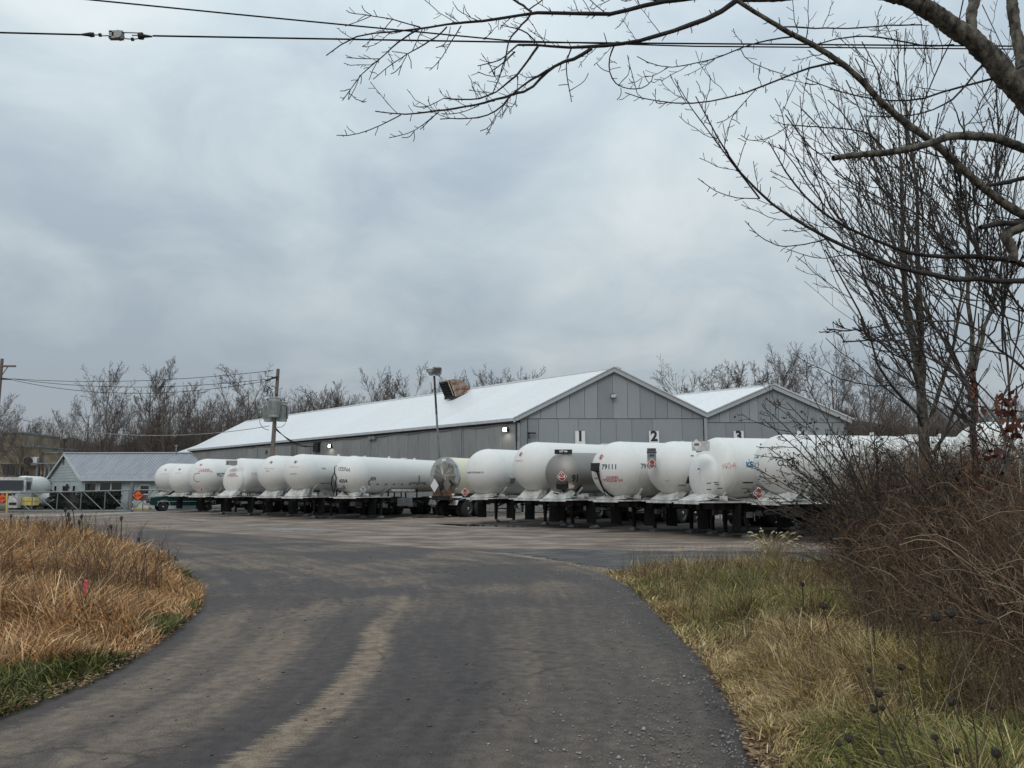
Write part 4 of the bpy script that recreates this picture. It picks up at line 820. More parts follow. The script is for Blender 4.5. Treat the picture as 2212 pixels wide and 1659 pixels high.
# hedges
def leafmass(name, c, dims, n, m, seed, label, cat, size=.07, tintc=None):
    r = np.random.default_rng(seed); d = r.normal(0, 1, (n, 3)); d /= np.linalg.norm(d, axis=1, keepdims=True); d = np.sign(d) * np.abs(d) ** .6
    rr = (.75 + .25 * r.random((n, 1)) ** .5) * (1 + .10 * np.sin(d[:, :1] * 9 + seed) * np.cos(d[:, 2:3] * 7)); p = d * rr * np.array(dims) / 2 + np.array([0, 0, dims[2] / 2]); p[:, 2] = np.maximum(p[:, 2], .03)
    u = r.normal(0, 1, (n, 3)); u /= np.linalg.norm(u, axis=1, keepdims=True); v = np.cross(u, r.normal(0, 1, (n, 3))); v /= np.linalg.norm(v, axis=1, keepdims=True) + 1e-9
    s = size * r.uniform(.6, 1.4, (n, 1)); V = np.stack([p - u * s, p + v * s * .6, p + u * s, p - v * s * .6], 1).reshape(-1, 3); q = np.arange(4 * n).reshape(-1, 4)
    t = np.repeat(np.array(tintc)[None] * r.uniform(.5, 1.5, (n, 1)), 4, 0)
    o = link(name, mesh_np(name, [(V, q)], TM, False, t), None, loc=c); core = MB().lathe([(.05, 0, min(dims[:2]) * .40), (dims[2] * .4, 0, min(dims[:2]) * .44), (dims[2] * .8, 0, min(dims[:2]) * .3)], 12, 'Z').build('inner_twigs', M['dark'], o, scale=(dims[0] / min(dims[:2]), dims[1] / min(dims[:2]), 1)); tag(o, label, cat, 'clipped evergreens before the office'); return o
TM = tintmat('foliage', .75)
leafmass('hedge', P(150, 1099, 68.5) * 1 + Vector((.3, .2, -P(150, 1099, 68.5).z)), (4.6, 1.6, 1.55), 5200, None, 3, 'long low dark green hedge at the office corner', 'hedge', tintc=(.022, .032, .022))
leafmass('hedge', P(224, 1099, 69.3) + Vector((0, .2, -P(224, 1099, 69.3).z)), (2.4, 1.5, 1.6), 3200, None, 4, 'rounded dark shrub below the wide office window', 'hedge', tintc=(.022, .030, .024))
# gate and posts
def gx(x, D=61): return P(x, 1090, D).x
GD = 61.0; gt = empty('farm_gate', (gx(18), GD, 0), 0, 'long grey tubular gate with diagonal braces before the office', 'gate')
gxs = [gx(v, GD) - gx(18) for v in (18, 69, 123, 174, 226, 277)]; zt0, zt1, zb_ = 1.45, 1.66, .12
zt = lambda x: zt0 + (zt1 - zt0) * x / gxs[-1]
MB().tube([(0, 0, zt(0)), (gxs[-1], 0, zt(gxs[-1]))], .05, 8).build('top_rail', M['galv'], gt); MB().tube([(0, 0, zb_), (gxs[-1], 0, zb_)], .05, 8).build('bottom_rail', M['galv'], gt)
for i, x in enumerate(gxs[1:]):
    MB().tube([(x, 0, zb_), (x, 0, zt(x))], .04, 6).build('upright', M['galv'], gt); MB().tube([(gxs[i] + .1, 0, zt(gxs[i])), (x - .1, 0, zb_)], .035, 6).build('brace', M['galv'], gt)
fnc = empty('fence_section', (gx(284), GD, 0), 0, 'short grey tubular fence section between gate post and green truck', 'fence'); L_ = gx(352) - gx(284)
MB().tube([(.1, 0, 1.68), (L_, .2, 1.68)], .045, 8).build('top_rail', M['galv'], fnc); MB().tube([(.1, 0, .14), (L_ * .5, .2, .14)], .04, 8).build('bottom_rail', M['galv'], fnc); MB().tube([(.1, 0, .2), (L_ * .62, .2, 1.62)], .035, 6).build('brace', M['galv'], fnc); MB().tube([(L_ * .36, 0, .1), (L_ * .36, 0, 1.0)], .035, 6).build('upright', M['galv'], fnc)
gp = empty('gate_post', (gx(284), GD - .05, 0), 0, 'thick grey gate post with red and white tape beside the SLOW sign', 'post'); MB().tube([(0, 0, 0), (0, 0, 2.25)], .13, 12).build('post', M['galv'], gp)
for k in range(5): MB().box((.15, -.02, .25 + k * .26), (.05, .1, .13)).build('tape_band', M['red'] if k % 2 else M['pwhite'], gp)
yp = empty('yellow_post', (gx(16, 60), 60, 0), 0, 'slim yellow gate post at the left edge of the gate', 'post'); MB().tube([(0, 0, 0), (-.12, 0, 1.62)], .07, 10).build('post', M['yellow'], yp)
def slow(x, y, D, label, num=True):
    c = P(x, y, D); s_ = empty('slow_sign', c, 0, label, 'sign', 'orange SLOW signs on the gate')
    MB().lathe([(-.02, 0, .40), (.02, 0, .40)], 8, 'Y').build('backing', M['dark'], s_); h = .385
    MB().prism([(-h, -.025, 0), (0, -.025, -h), (h, -.025, 0), (0, -.025, h)], (0, -.015, 0)).build('diamond', M['orange'], s_)
    add_text('SLOW', .21, M['ink'], s_, (0, -.045, 0), (rad(90), 0, 0), .006, .95)
slow(298.7, 1070.5, GD - .25, 'orange diamond SLOW sign by the thick gate post'); slow(5.5, 1076.5, GD - .4, 'orange diamond SLOW sign at the left edge')
# green truck
def green_truck():
    g = mat('dark_green_paint', (.005, .042, .036), .22, var=.1, spec=.7); sil = mat('silver_trim', (.55, .56, .56), .3, .4)
    t = empty('pickup_truck', (gx(317, 62.8), 63.0, 0), rad(-35), 'dark green pickup truck parked under the tanker noses', 'truck')      # local +X to the tail
    t.rotation_euler.z = rad(33)
    W = .95
    side = [(0.0, .55), (0.0, 1.02), (.10, 1.10), (1.2, 1.20), (1.9, 1.78), (3.3, 1.80), (3.6, 1.22), (5.4, 1.22), (5.45, .55), (4.75, .45), (4.6, .75), (4.3, .88), (3.95, .75), (3.8, .45), (1.45, .45), (1.30, .75), (1.0, .88), (.66, .75), (.5, .45)]
    MB().prism([(x, -W, z) for x, z in side], (0, 2 * W, 0)).build('body', g, t, True)
    wn = [(1.32, 1.23), (1.93, 1.70), (3.22, 1.72), (3.45, 1.23)]
    MB().prism([(x, -W - .005, z) for x, z in wn], (0, 2 * W + .01, 0)).build('side_window', M['glass'], t)
    MB().prism([(1.22, -W * .85, 1.235), (1.22, W * .85, 1.235), (1.86, W * .8, 1.755), (1.86, -W * .8, 1.755)], (-.02, 0, .02)).build('windscreen', M['glass'], t)
    gr = MB().box((-.02, 0, .86), (.05, 1.3, .28)).build('grille', M['dark'], t); MB().box((-.05, 0, .86), (.03, 1.3, .03)).box((-.05, 0, .99), (.03, 1.5, .03)).build('grille_bar', sil, gr)
    for y in (-.78, .78): MB().box((-.01, y, .88), (.06, .3, .26)).build('headlight', M['chrome'], t); 
    MB().box((-.10, 0, .58), (.16, 1.95, .16)).build('front_bumper', sil, t); MB().box((2.6, -W - .012, .78), (4.2, .02, .04)).build('side_moulding', sil, t)
    for cx_ in (1.0, 4.28):
        ar = MB()
        for i in range(10):
            a0, a1 = math.pi * i / 10, math.pi * (i + 1) / 10; ar.prism([(cx_ + .46 * math.cos(a), -W - .015, .42 + .46 * math.sin(a)) for a in (a0, a1)] + [(cx_ + .50 * math.cos(a), -W - .015, .42 + .50 * math.sin(a)) for a in (a1, a0)], (0, .03, 0))
        ar.build('wheel_arch_trim', sil, t)
    for cx_ in (1.0, 4.28):
        for y in (-.80, .80):
            w_ = link('wheel', TY, t, loc=(cx_, y, .37), rot=(0, 0, rad(-90) if y < 0 else rad(90)), scale=(.75, .71, .71)); r_ = link('rim', RI, w_, loc=(.02, 0, 0))
    MB().box((1.55, -W - .1, 1.25), (.1, .2, .14)).build('mirror', g, t)
green_truck()
# white gas delivery trucks at the left edge
def bobtail(x, D, rz, label, box=False):
    t = empty('gas_delivery_truck', (gx(x, D), D, 0), rad(rz), label, 'truck', 'white trucks beyond the gate')
    wp = M['white']
    MB().prism([(-1.15, 0, .8), (1.15, 0, .8), (1.15, 0, 1.55), (-1.15, 0, 1.55)], (0, 1.0, 0)).prism([(-1.15, 1.0, .8), (1.15, 1.0, .8), (1.1, 1.15, 2.75), (-1.1, 1.15, 2.75)], (0, 1.5, 0)).build('cab', wp, t)
    MB().prism([(-1.0, .98, 1.65), (1.0, .98, 1.65), (.95, 1.08, 2.5), (-.95, 1.08, 2.5)], (0, -.02, 0)).build('windscreen', M['glass'], t); MB().box((1.14, 1.8, 2.05), (.04, .9, .7)).build('side_window', M['glass'], t)
    MB().box((0, -.04, 1.15), (1.6, .06, .55)).build('grille', M['dark'], t); MB().box((0, -.15, .68), (2.3, .2, .3)).build('bumper', M['grey'], t)
    for s_ in (-.95, .95): MB().box((s_, -.04, 1.15), (.28, .06, .3)).build('headlight', M['chrome'], t); MB().box((s_ * 1.5, .9, 2.0), (.12, .1, .5)).build('mirror', M['dark'], t)
    MB().lathe([(2.9, 1.9, .2), (3.0, 1.9, .6), (3.3, 1.9, .92), (3.8, 1.9, 1.02), (7.4, 1.9, 1.02), (7.9, 1.9, .9), (8.2, 1.9, .5)], 24).build('tank', M['tank'], t, True)
    MB().box((0, 4.8, .8), (1.0, 7.5, .22)).box((0, 8.0, 1.3), (1.8, .4, .8)).build('chassis', M['dark'], t); MB().box((1.0, 5, .75), (.3, 1.6, .5)).build('side_box', wp, t)
    for y in (.75, 6.6):
        for x_ in (-1.0, 1.0): wheel(t, x_, y, .5, x_, .95)
bobtail(8, 66, 12, 'white gas delivery truck with dark windscreen at the left edge behind the SLOW sign'); bobtail(50, 78, -38, 'white gas delivery truck behind the yellow box'); bobtail(92, 88, -60, 'white gas delivery truck beside the office gable, farthest back')
yb = empty('salt_box', (gx(53, 64), 64, .0), 0, 'yellow plastic crate pair behind the gate', 'crate'); 
for k in (0, 1): MB().box((0, 0, .62 + k * .34), (1.95, .6, .31), taper=.97).build('crate_half', M['yellow'], yb)
for x in (-.8, .8): MB().box((x, 0, .24), (.1, .5, .46)).build('leg', M['dark'], yb)
wb = empty('white_cabinet', (gx(31.5, 63.5), 63.5, 0), 0, 'small white cabinet left of the yellow crate', 'cabinet'); MB().box((0, 0, .75), (.75, .5, .95)).build('case', M['white'], wb); MB().box((0, -.27, .6), (.6, .02, .2)).build('vent', M['dark'], wb); MB().box((0, 0, .14), (.6, .4, .27)).build('base', M['dark'], wb)
pt = empty('propane_tank', (gx(95, 72), 72, 0), rad(25), 'small white horizontal propane tank on the grass left of the office', 'gas tank')
MB().lathe([(-1.5, .8, .05), (-1.42, .8, .3), (-1.2, .8, .52), (-.9, .8, .6), (.9, .8, .6), (1.2, .8, .52), (1.42, .8, .3), (1.5, .8, .05)], 24, 'X').build('tank', M['tank'], pt, True); MB().box((-.8, 0, .12), (.12, .9, .24)).box((.8, 0, .12), (.12, .9, .24)).build('feet', M['grey'], pt)
# kerb-like concrete edge and pale strip by the gate
sheet('concrete_strip', [G(20, 1113), G(160, 1111), G(280, 1106.5), G(400, 1104), G(470, 1104), G(300, 1109), G(160, 1115), G(20, 1117)], .018, mat('pale_concrete', (.30, .275, .25), .9, var=.25, scale=1.5), .04, 1)
sheet('lawn', [(-75, 63), (-48, 63), (-41, 66), (-40, 71), (-45, 84), (-80, 84)], .008, ground_mat('short_lawn', (.035, .045, .018), (.055, .06, .026), (.085, .08, .04), .8, fine=12), .2, 2)
# tan brick works far left
def works():
    bk = mat('tan_block', (.24, .195, .14), .85, var=.3, scale=.6, rnd=.05); w_ = empty('brick_works', P(60, 1080, 104) * 1, 0, 'tan brick industrial building with stepped roofs at the left edge', 'factory'); w_.location.z = 0; o0 = w_.location
    xx = lambda v: (v * .1875 - 1106) / FPX * 104 - o0.x; zz = lambda v: 1.7 + (1058 - (892.9 + .1875 * v)) / FPX * 104
    for (a, b_, z_, dy) in ((40, 242, 238, 0), (242, 440, 395, .5), (440, 622, 462, 1.2), (-300, 40, 470, 1.5)):
        MB().prism([(xx(a), dy, 0), (xx(b_), dy, 0), (xx(b_), dy, zz(z_)), (xx(a), dy, zz(z_))], (0, 9, 0)).build('block', bk, w_); MB().prism([(xx(a) - .1, dy - .1, zz(z_)), (xx(b_) + .1, dy - .1, zz(z_)), (xx(b_) + .1, dy - .1, zz(z_) + .2), (xx(a) - .1, dy - .1, zz(z_) + .2)], (0, 9.2, 0)).build('coping', M['grey'], w_)
    for a in (450, 500, 540, 590, 640): MB().tube([(xx(a), .2, 0), (xx(a), .2, zz(520 + (a % 3) * 30))], .16, 8).build('pipe', M['grey'] if a % 100 else M['rust'], w_)
    MB().prism([(xx(630), .5, 2), (xx(735), .5, 2), (xx(735), .5, zz(565)), (xx(640), .5, zz(565))], (0, 3, 0)).build('hopper', bk, w_); MB().lathe([(-.3, 0, .5), (.3, 0, .5)], 14).build('fan', M['dark'], w_, loc=(xx(360), -.1, zz(555)))
    for (a, c_) in ((250, 650), (330, 700), (100, 640), (170, 640)): MB().box((xx(a), -.05, zz(c_ + 20)), (.7, .1, 1.2)).build('window', M['glass'], w_)
    MB().box((xx(412), .2, zz(555)), (.8, .5, 1.1)).build('vent_box', M['pwhite'], w_); MB().box((xx(380), -.2, zz(582)), (16, .25, .15)).build('pipe_rack', M['grey'], w_)
works()
# ------------------------------------------------------------------ poles and wires
UD = 61.5; up = empty('utility_pole', (P(586, 1000, UD).x, UD, 0), 0, 'wooden utility pole with three grey transformers before the long wall', 'utility pole')
ux = up.location.x; zpx = lambda y, D=UD: P(590, y, D).z
zt_ = zpx(797); MB().tube([(0, 0, 0), (.06, 0, zpx(985)), (.24, 0, zt_)], [.20, .18, .13], 12).build('pole', M['wood'], up, True)
q = lambda x, y: P(960 / 1.736 + x * .1042, 1360 / 1.736 + y * .1042, UD) - Vector((ux, UD, 0))
MB().bar(q(345, 330) + Vector((0, -.25, 0)), q(480, 312) + Vector((.0, -.3, 0)), .12, .15).bar(q(210, 378) + Vector((0, -.2, 0)), q(400, 318) + Vector((0, -.2, 0)), .07, .07).build('crossarm', M['dark'], up)
def ins(p0, p1, r=.05): return MB().tube([p0, p0.lerp(p1, .3), p0.lerp(p1, .35), p0.lerp(p1, .6), p0.lerp(p1, .65), p1], [r * .5, r * .5, r, r, r * .5, r * .5], 8).build('insulator', M['dark'], up)
for a, b_ in (((200, 180), (355, 163)), ((235, 345), (350, 335)), ((170, 385), (300, 362)), ((310, 293), (350, 295)), ((280, 500), (270, 540)), ((445, 545), (445, 590)), ((205, 200), (210, 220)), ((150, 410), (155, 430))): ins(q(*a), q(*b_))
b = MB().bar(q(270, 535), q(350, 552), .06).bar(q(390, 600), q(450, 585), .06).bar(q(290, 612), q(350, 608), .06); b.build('bracket', M['dark'], up)
for cx_, cy_ in ((210, 540), (265, 625)):
    c = q(cx_, cy_); f = MB(); o = [(-.16, -.18), (.06, -.26), (.2, .16), (-.05, .24)]
    for i in range(4): f.bar(c + Vector((o[i][0], 0, o[i][1])), c + Vector((o[(i + 1) % 4][0], 0, o[(i + 1) % 4][1])), .05)
    f.build('fuse_cutout', M['dark'], up)
TG = mat('transformer_grey', (.30, .32, .31), .5, var=.12)
for cx_, dy, lab in ((245, .25, 'left'), (415, -.62, 'middle'), (530, .10, 'right')):
    c = q(cx_, 1215); z0 = c.z; t = empty('transformer', Vector((ux, UD, 0)) + Vector((c.x, dy, z0)), 0, {'left': 'grey finned transformer left of the pole, nearest the green truck side', 'middle': 'grey finned transformer in front of the pole, set highest', 'right': 'grey finned transformer on the right side of the pole'}[lab], 'transformer', 'pole transformers')
    dz_ = .28 if lab == 'middle' else 0; MB().lathe([(dz_, 0, .38), (dz_ + 1.25, 0, .40), (dz_ + 1.42, 0, .36), (dz_ + 1.45, 0, .41), (dz_ + 1.5, 0, .41), (dz_ + 1.55, 0, .3)], 20, 'Z').build('can', TG, t, True)
    for k in range(13): an = rad(180 + 180 * k / 12); MB().box((.42 * math.cos(an), .42 * math.sin(an), dz_ + .72), (.10, .025, 1.05), Matrix.Rotation(an, 3, 'Z')).build('fin', TG, t)
    for s_ in (-.15, .12): MB().tube([(s_, 0, dz_ + 1.5), (s_, 0, dz_ + 1.85)], [.06, .03], 8).build('bushing', M['dark'], t)
def wire(name, pts, r, label, sag=0, m='black', grp=None, seg=24):
    P_ = []
    for a, b_ in zip(pts[:-1], pts[1:]):
        a, b_ = Vector(a), Vector(b_)
        for i in range(seg): t = i / seg; P_.append(a.lerp(b_, t) - Vector((0, 0, sag * 4 * t * (1 - t))))
    P_.append(Vector(pts[-1])); return tag(MB().tube(P_, r, 5).build(name, M[m]), label, 'wire', grp)
U_ = Vector((ux, UD, 0))
ep = empty('utility_pole', P(-22, 1080, 72), 0, 'utility pole at the left edge, only its crossarm end in view', 'utility pole'); ep.location.z = 0; ex_ = ep.location.x
z2_ = lambda y: P(0, y, 72).z; MB().tube([(0, 0, 0), (0, 0, z2_(775))], [.2, .14], 10).build('pole', M['wood'], ep); ax = P(34, 791, 72).x - ex_; MB().bar((-ax, 0, z2_(791)), (ax, 0, z2_(791)), .15, .16).bar((0, 0, z2_(815)), (ax * .45, 0, z2_(792)), .06).build('crossarm', M['wood'], ep); MB().tube([(.1, 0, z2_(818)), (P(25, 819, 72).x - ex_, 0, z2_(819.5))], [.10, .05], 8).build('insulator', M['dark'], ep)
W0 = P(25, 818, 72)
wire('overhead_wire', [W0, U_ + q(200, 180)], .022, 'uppermost thin wire between the left pole and the transformer pole', .5); wire('overhead_wire', [W0, U_ + q(200, 345)], .022, 'middle thin wire between the left pole and the transformer pole', .7); wire('overhead_wire', [W0 + Vector((0, 0, -.1)), U_ + q(165, 388)], .022, 'lowest thin wire between the left pole and the transformer pole', 1.1)
wire('service_cable', [P(-40, 880, 55), P(250, 938, 58), U_ + q(280, 1310)], .028, 'sagging grey cable from the left edge to the transformer pole', .35, 'grey')
for k, (dx, lab) in enumerate(((400, 'left'), (425, 'middle'), (450, 'right'))): wire('drop_cable', [U_ + q(385, 1340 + k * 25 - 20), P(665 + 10 * k, 965 - k, 86)], .03, lab + ' one of three black cables dropping from the transformers to the wall', .5, 'black')
for k, pp in enumerate(([(100, 1190), (110, 1270), (160, 1350), (230, 1390), (300, 1405)], [(655, 930), (660, 1180), (620, 1290), (550, 1340), (440, 1345)], [(550, 895), (600, 890), (670, 920)], [(210, 215), (220, 290), (310, 300)], [(150, 430), (160, 480), (200, 510)])):
    MB().tube([q(*p) + Vector((0, -.3, 0)) for p in pp], .022, 5).build('jumper_cable', M['black'], up)
# tall yard lamp
lp = empty('yard_lamp', (P(948, 985, 61).x, 61, 0), 0, 'tall thin yard lamp with box shaped head before the warehouse', 'street lamp')
zl = lambda y: P(945, y, 61).z; dx = P(938, 812, 61).x - lp.location.x; lx_ = dx
MB().tube([(.05, 0, 0), (0, 0, zl(980)), (dx * .5, 0, zl(895))], .085, 10).build('lower_pole', M['galv'], lp); MB().tube([(dx * .5, 0, zl(895)), (dx, 0, zl(812))], .085, 10).build('upper_pole', mat('dark_rusty_pole', (.035, .028, .027), .7, col2=(.14, .10, .08), scale=2, lo=.5, hi=.7), lp)
HM = mat('lamp_housing', (.19, .19, .19), .5, .3, var=.2); hx, hz = dx - .1, zl(806)
h1 = MB().prism([(-.55, -.4, .28), (.1, -.4, .30), (.0, -.35, -.12), (-.3, -.35, -.14)], (0, .8, 0)).build('lamp_head', HM, lp, loc=(hx, 0, hz)); MB().prism([(-.40, -.42, .22), (-.05, -.42, .24), (-.06, -.40, .02), (-.28, -.40, .0)], (0, .02, 0)).build('lens', M['chrome'], h1)
h2 = MB().prism([(.05, -.45, .36), (.68, -.45, .38), (.62, -.4, -.02), (.48, -.3, -.14), (.1, -.3, -.12)], (0, .8, 0)).build('lamp_head', HM, lp, loc=(hx, 0, hz)); MB().prism([(.10, -.47, .30), (.63, -.47, .32), (.58, -.45, .05), (.13, -.45, .03)], (0, .02, 0)).build('lens', mat('smoked_lens', (.06, .065, .05), .3), h2)
MB().box((hx + .30, 0, hz + .42), (.62, .8, .07)).build('lamp_lid', M['chrome'], lp)
# near overhead cables with the strain insulator
CD = 9.0
wire('near_cable', [P(-3500, -20, CD), P(-60, 69, CD), P(176, 75, CD)], .011, 'thick black cable left of the strain insulator', 0, 'black'); wire('near_cable', [P(330, 77.5, CD), P(1100, 91, CD + .5), P(2400, 101.5, CD + 1.5)], .011, 'thick black cable right of the strain insulator running through the branches', .0, 'black')
wire('near_cable', [P(-3300, -340, CD), P(160, -4, CD), P(500, 30, CD + .2), P(1100, 88, CD + .8), P(1500, 100, CD + 1.2), P(2400, 108, CD + 2)], .010, 'upper black cable slanting down across the top of the sky', 0, 'black', seg=6)
si = empty('strain_insulator', P(252, 76, CD), 0, 'grey strain insulator clamped into the upper left cable', 'insulator'); sc = CD / FPX; f6 = lambda x, y: Vector((((x * .3125) - 252) * sc, 0, (76 - y * .3125) * sc))
b = MB(); b.tube([f6(530, 239), f6(605, 228 + 10), f6(615, 240), f6(636, 240)], [.008, .026, .03, .028], 10); b.tube([f6(1070, 254), f6(1003, 250), f6(1000, 250), f6(972, 250)], [.01, .024, .045, .042], 10); b.build('cone', M['dark'], si, True)
MB().box(f6(805, 222), (.165, .06, .022)).box(f6(805, 268), (.165, .06, .022)).box(f6(768, 245), (.035, .06, .09)).build('shackle', M['galv'], si); MB().tube([f6(825, 245) + Vector((0, -.04, 0)), f6(825, 245) + Vector((0, .04, 0))], .05, 12).build('thimble', M['galv'], si)
MB().tube([f6(636, 240), f6(684, 242), f6(700, 248), f6(770, 246)], .007, 6).tube([f6(845, 221), f6(975, 226)], .007, 6).tube([f6(850, 268), f6(925, 276), f6(975, 270)], .007, 6).tube([f6(920, 244), f6(975, 246)], .007, 6).build('guy_wire', M['grey'], si); MB().tube([f6(676, 242), f6(692, 242)], .022, 8).tube([f6(918, 276), f6(934, 276)], .022, 8).build('clamp', M['dark'], si)
# ------------------------------------------------------------------ trees
BARK = mat('dark_bark', (.034, .028, .026), .9, var=.45, scale=5, bump=.5, bscale=25); TWIG = mat('twig_bark', (.068, .053, .045), .9, var=.3, scale=2)
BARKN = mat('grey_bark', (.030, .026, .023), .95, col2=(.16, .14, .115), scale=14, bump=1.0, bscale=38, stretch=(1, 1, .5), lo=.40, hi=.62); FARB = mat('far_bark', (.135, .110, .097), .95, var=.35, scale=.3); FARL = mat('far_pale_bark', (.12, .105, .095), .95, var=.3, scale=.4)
SOFTB = mat('brown_grey_bark', (.060, .050, .045), .9, var=.4, scale=3)
def nrm(a): return a / (np.linalg.norm(a, axis=-1, keepdims=True) + 1e-9)
def spawn(Pp, Rp, nch, t0, t1, ang, lr, rr, up, jit, rng, n=5, taper=.35, bias=None, minlen=0.0):
    """nch curved children on each parent branch"""
    m, k, _ = Pp.shape; par = np.repeat(np.arange(m), nch); N_ = len(par)
    t = np.tile((np.arange(nch) + .5) / nch, m) + rng.uniform(-.5, .5, N_) / nch; t = t0 + (t1 - t0) * np.clip(t, 0, 1)
    f = t * (k - 1); i = np.minimum(f.astype(int), k - 2); w_ = (f - i)[:, None]
    base = Pp[par, i] * (1 - w_) + Pp[par, i + 1] * w_; rb = Rp[par, i] * (1 - w_[:, 0]) + Rp[par, i + 1] * w_[:, 0]
    T = nrm(Pp[par, i + 1] - Pp[par, i]); plen = np.linalg.norm(np.diff(Pp, axis=1), axis=2).sum(1)[par]
    u = nrm(np.cross(T, rng.normal(0, 1, (N_, 3)))); a = np.radians(rng.normal(ang, ang * .22, N_))[:, None]
    d = nrm(T * np.cos(a) + u * np.sin(a) + np.array([0, 0, up * .5]))
    if bias is not None: d = nrm(d + np.array(bias))
    L_ = plen * lr * (1.05 - .55 * t) * rng.uniform(.6, 1.25, N_) + minlen
    s = np.linspace(0, 1, n)[None, :, None]
    wob = np.cumsum(rng.normal(0, jit, (N_, n, 3)), 1) * L_[:, None, None]; wob[:, 0] = 0
    C = base[:, None] + d[:, None] * s * L_[:, None, None] + np.array([0, 0, 1.]) * up * (s ** 2) * L_[:, None, None] * .6 + wob
    r0 = np.minimum(rb * .8, rb * rr + 0 * t); R = r0[:, None] * (1 - (1 - taper) * np.linspace(0, 1, n)[None])
    return C, R
def make_tree(seed, H, spread=1.0, levels=(9, 7, 6, 5), trunk_r=.25, fork=.35, twig=.018, up=.35, ang=42, crown0=.25, sides=(8, 5, 3, 3, 3), nleaders=1):
    rng = np.random.default_rng(seed); n = 9; s = np.linspace(0, 1, n)
    tr = np.zeros((1, n, 3)); tr[0, :, 2] = s * H * .86; tr[0, :, :2] = np.cumsum(rng.normal(0, .008, (n, 2)), 0) * H; tr[0, :, :2] -= tr[0, 0, :2]
    rt = (trunk_r * (1 - .85 * s))[None]
    parts = [tubes_np(tr, rt, sides[0])]; Pp, Rp = tr, rt
    lr = [.56 * spread, .48, .42, .42]; t0s = [crown0, .2, .15, .1]
    for lv, nch in enumerate(levels):
        C, R = spawn(Pp, Rp, nch, t0s[lv], .98, ang if lv == 0 else (0, 40, 46, 50)[lv], lr[lv], (.5, .55, .6, .6)[lv], (up, up * .6, .15, .12)[lv], (.012, .014, .018, .02)[lv], rng, n=6 if lv < 2 else 4)
        R = np.maximum(R, twig * (3.2, 2.2, 1.5, 1.1)[lv]); parts.append(tubes_np(C, R, sides[lv + 1])); Pp, Rp = C, R
    return parts
def tree_obj(name, parts, loc_, rz, sc_, label, group, bark=FARB, me_cache={}):
    key = id(parts)
    if key not in me_cache:
        k = 2; me_cache[key] = (mesh_np('trunk', parts[:k], bark), mesh_np('crown', parts[k:], bark))
    a, b_ = me_cache[key]; e = empty(name, loc_, rz, label, 'tree', group); e.scale = (sc_, sc_, sc_)
    link('trunk', a, e); link('crown', b_, e); return e
VAR = [make_tree(11, 20, .92, (13, 9, 7, 6), .34, twig=.010, ang=50), make_tree(12, 20, .8, (12, 9, 7, 5), .28, twig=.010, ang=38, up=.5), make_tree(13, 20, 1.0, (12, 9, 7, 6), .33, twig=.010, ang=54, crown0=.2),
       make_tree(14, 20, .66, (13, 8, 7, 5), .25, twig=.010, ang=40, crown0=.35), make_tree(15, 20, .9, (13, 8, 7, 6), .28, twig=.010, ang=48)]
KEEP = VAR
far = [  # x, top y, D, variant, label
    (238, 785, 118, 1, 'broad bare tree rising highest behind the office roof at left'), (330, 776, 122, 3, 'tall forked bare tree behind the middle of the office roof'), (372, 783, 120, 0, 'wide bare tree right of the forked one behind the office'), (530, 785, 125, 2, 'single bare tree left of the transformer pole'),
    (440, 830, 140, 4, 'small bare tree between the office tree and the transformer pole tree'), (640, 845, 118, 4, 'low bare tree just right of the transformer pole'), (690, 832, 122, 2, 'bushy bare tree over the long roof near the pole'), (745, 828, 125, 4, 'rounded bare tree above the middle of the long roof'), (800, 800, 122, 1, 'tall bare tree left of the yard lamp'), (850, 797, 118, 3, 'tall bare tree second left of the yard lamp'), (895, 800, 122, 0, 'bare tree touching the yard lamp head'),
    (965, 808, 125, 1, 'bare tree behind the rusty exhaust hood'), (1020, 805, 120, 3, 'bare tree right of the exhaust hood'), (1070, 800, 122, 1, 'slender bare tree above the ridge'), (1115, 790, 120, 3, 'upright bare tree, last but one above the ridge'), (1148, 795, 122, 1, 'upright bare tree where the ridge line climbs past it'),
    (1500, 798, 120, 2, 'small round bare tree between the two gables'), (1545, 805, 128, 4, 'bare tree next to the small round one'), (1590, 780, 125, 3, 'slender bare tree left of the second gable peak'), (1632, 775, 122, 3, 'slender tall bare tree directly above the second gable'), (1672, 770, 120, 1, 'tallest bare tree over the second gable'), (1715, 790, 125, 4, 'bare tree sloping off right of the second gable peak'),
    (1800, 765, 100, 0, 'large bare tree right of the second gable'), (1870, 770, 104, 2, 'large bare tree behind the shrub at right'), (1925, 790, 110, 4, 'bare tree seen left of the twin trunks'), (55, 895, 92, 2, 'dark forked bare tree in front of the tan brick works'), (-8, 850, 100, 4, 'bare tree cut by the left edge of the picture')]
for i, (x, y, D, v, lab) in enumerate(far):
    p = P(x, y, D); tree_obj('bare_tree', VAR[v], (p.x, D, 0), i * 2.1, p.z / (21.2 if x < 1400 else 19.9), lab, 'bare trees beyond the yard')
rgt = random.Random(8)
for i in range(46):     # the wood behind, too dense to tell the trees apart
    x = -60 + 2330 * i / 45 + rgt.uniform(-15, 15); D = rgt.uniform(135, 175); y = (905 if x < 150 else 868) + rgt.uniform(-22, 14) - (15 if 600 < x < 1150 else 0) + (8 if x > 1500 else 0)
    p = P(x, y, D); tree_obj('wood_tree', VAR[i % 5], (p.x, D, 0), i * 1.7, p.z / 21, 'bare tree in the dense brown wood ' + ('left of the transformer pole' if x < 580 else 'along the long white roof' if x < 1200 else 'beyond the second gable'), 'far wood ' + ('at left' if x < 580 else 'behind the roof' if x < 1200 else 'at right'))
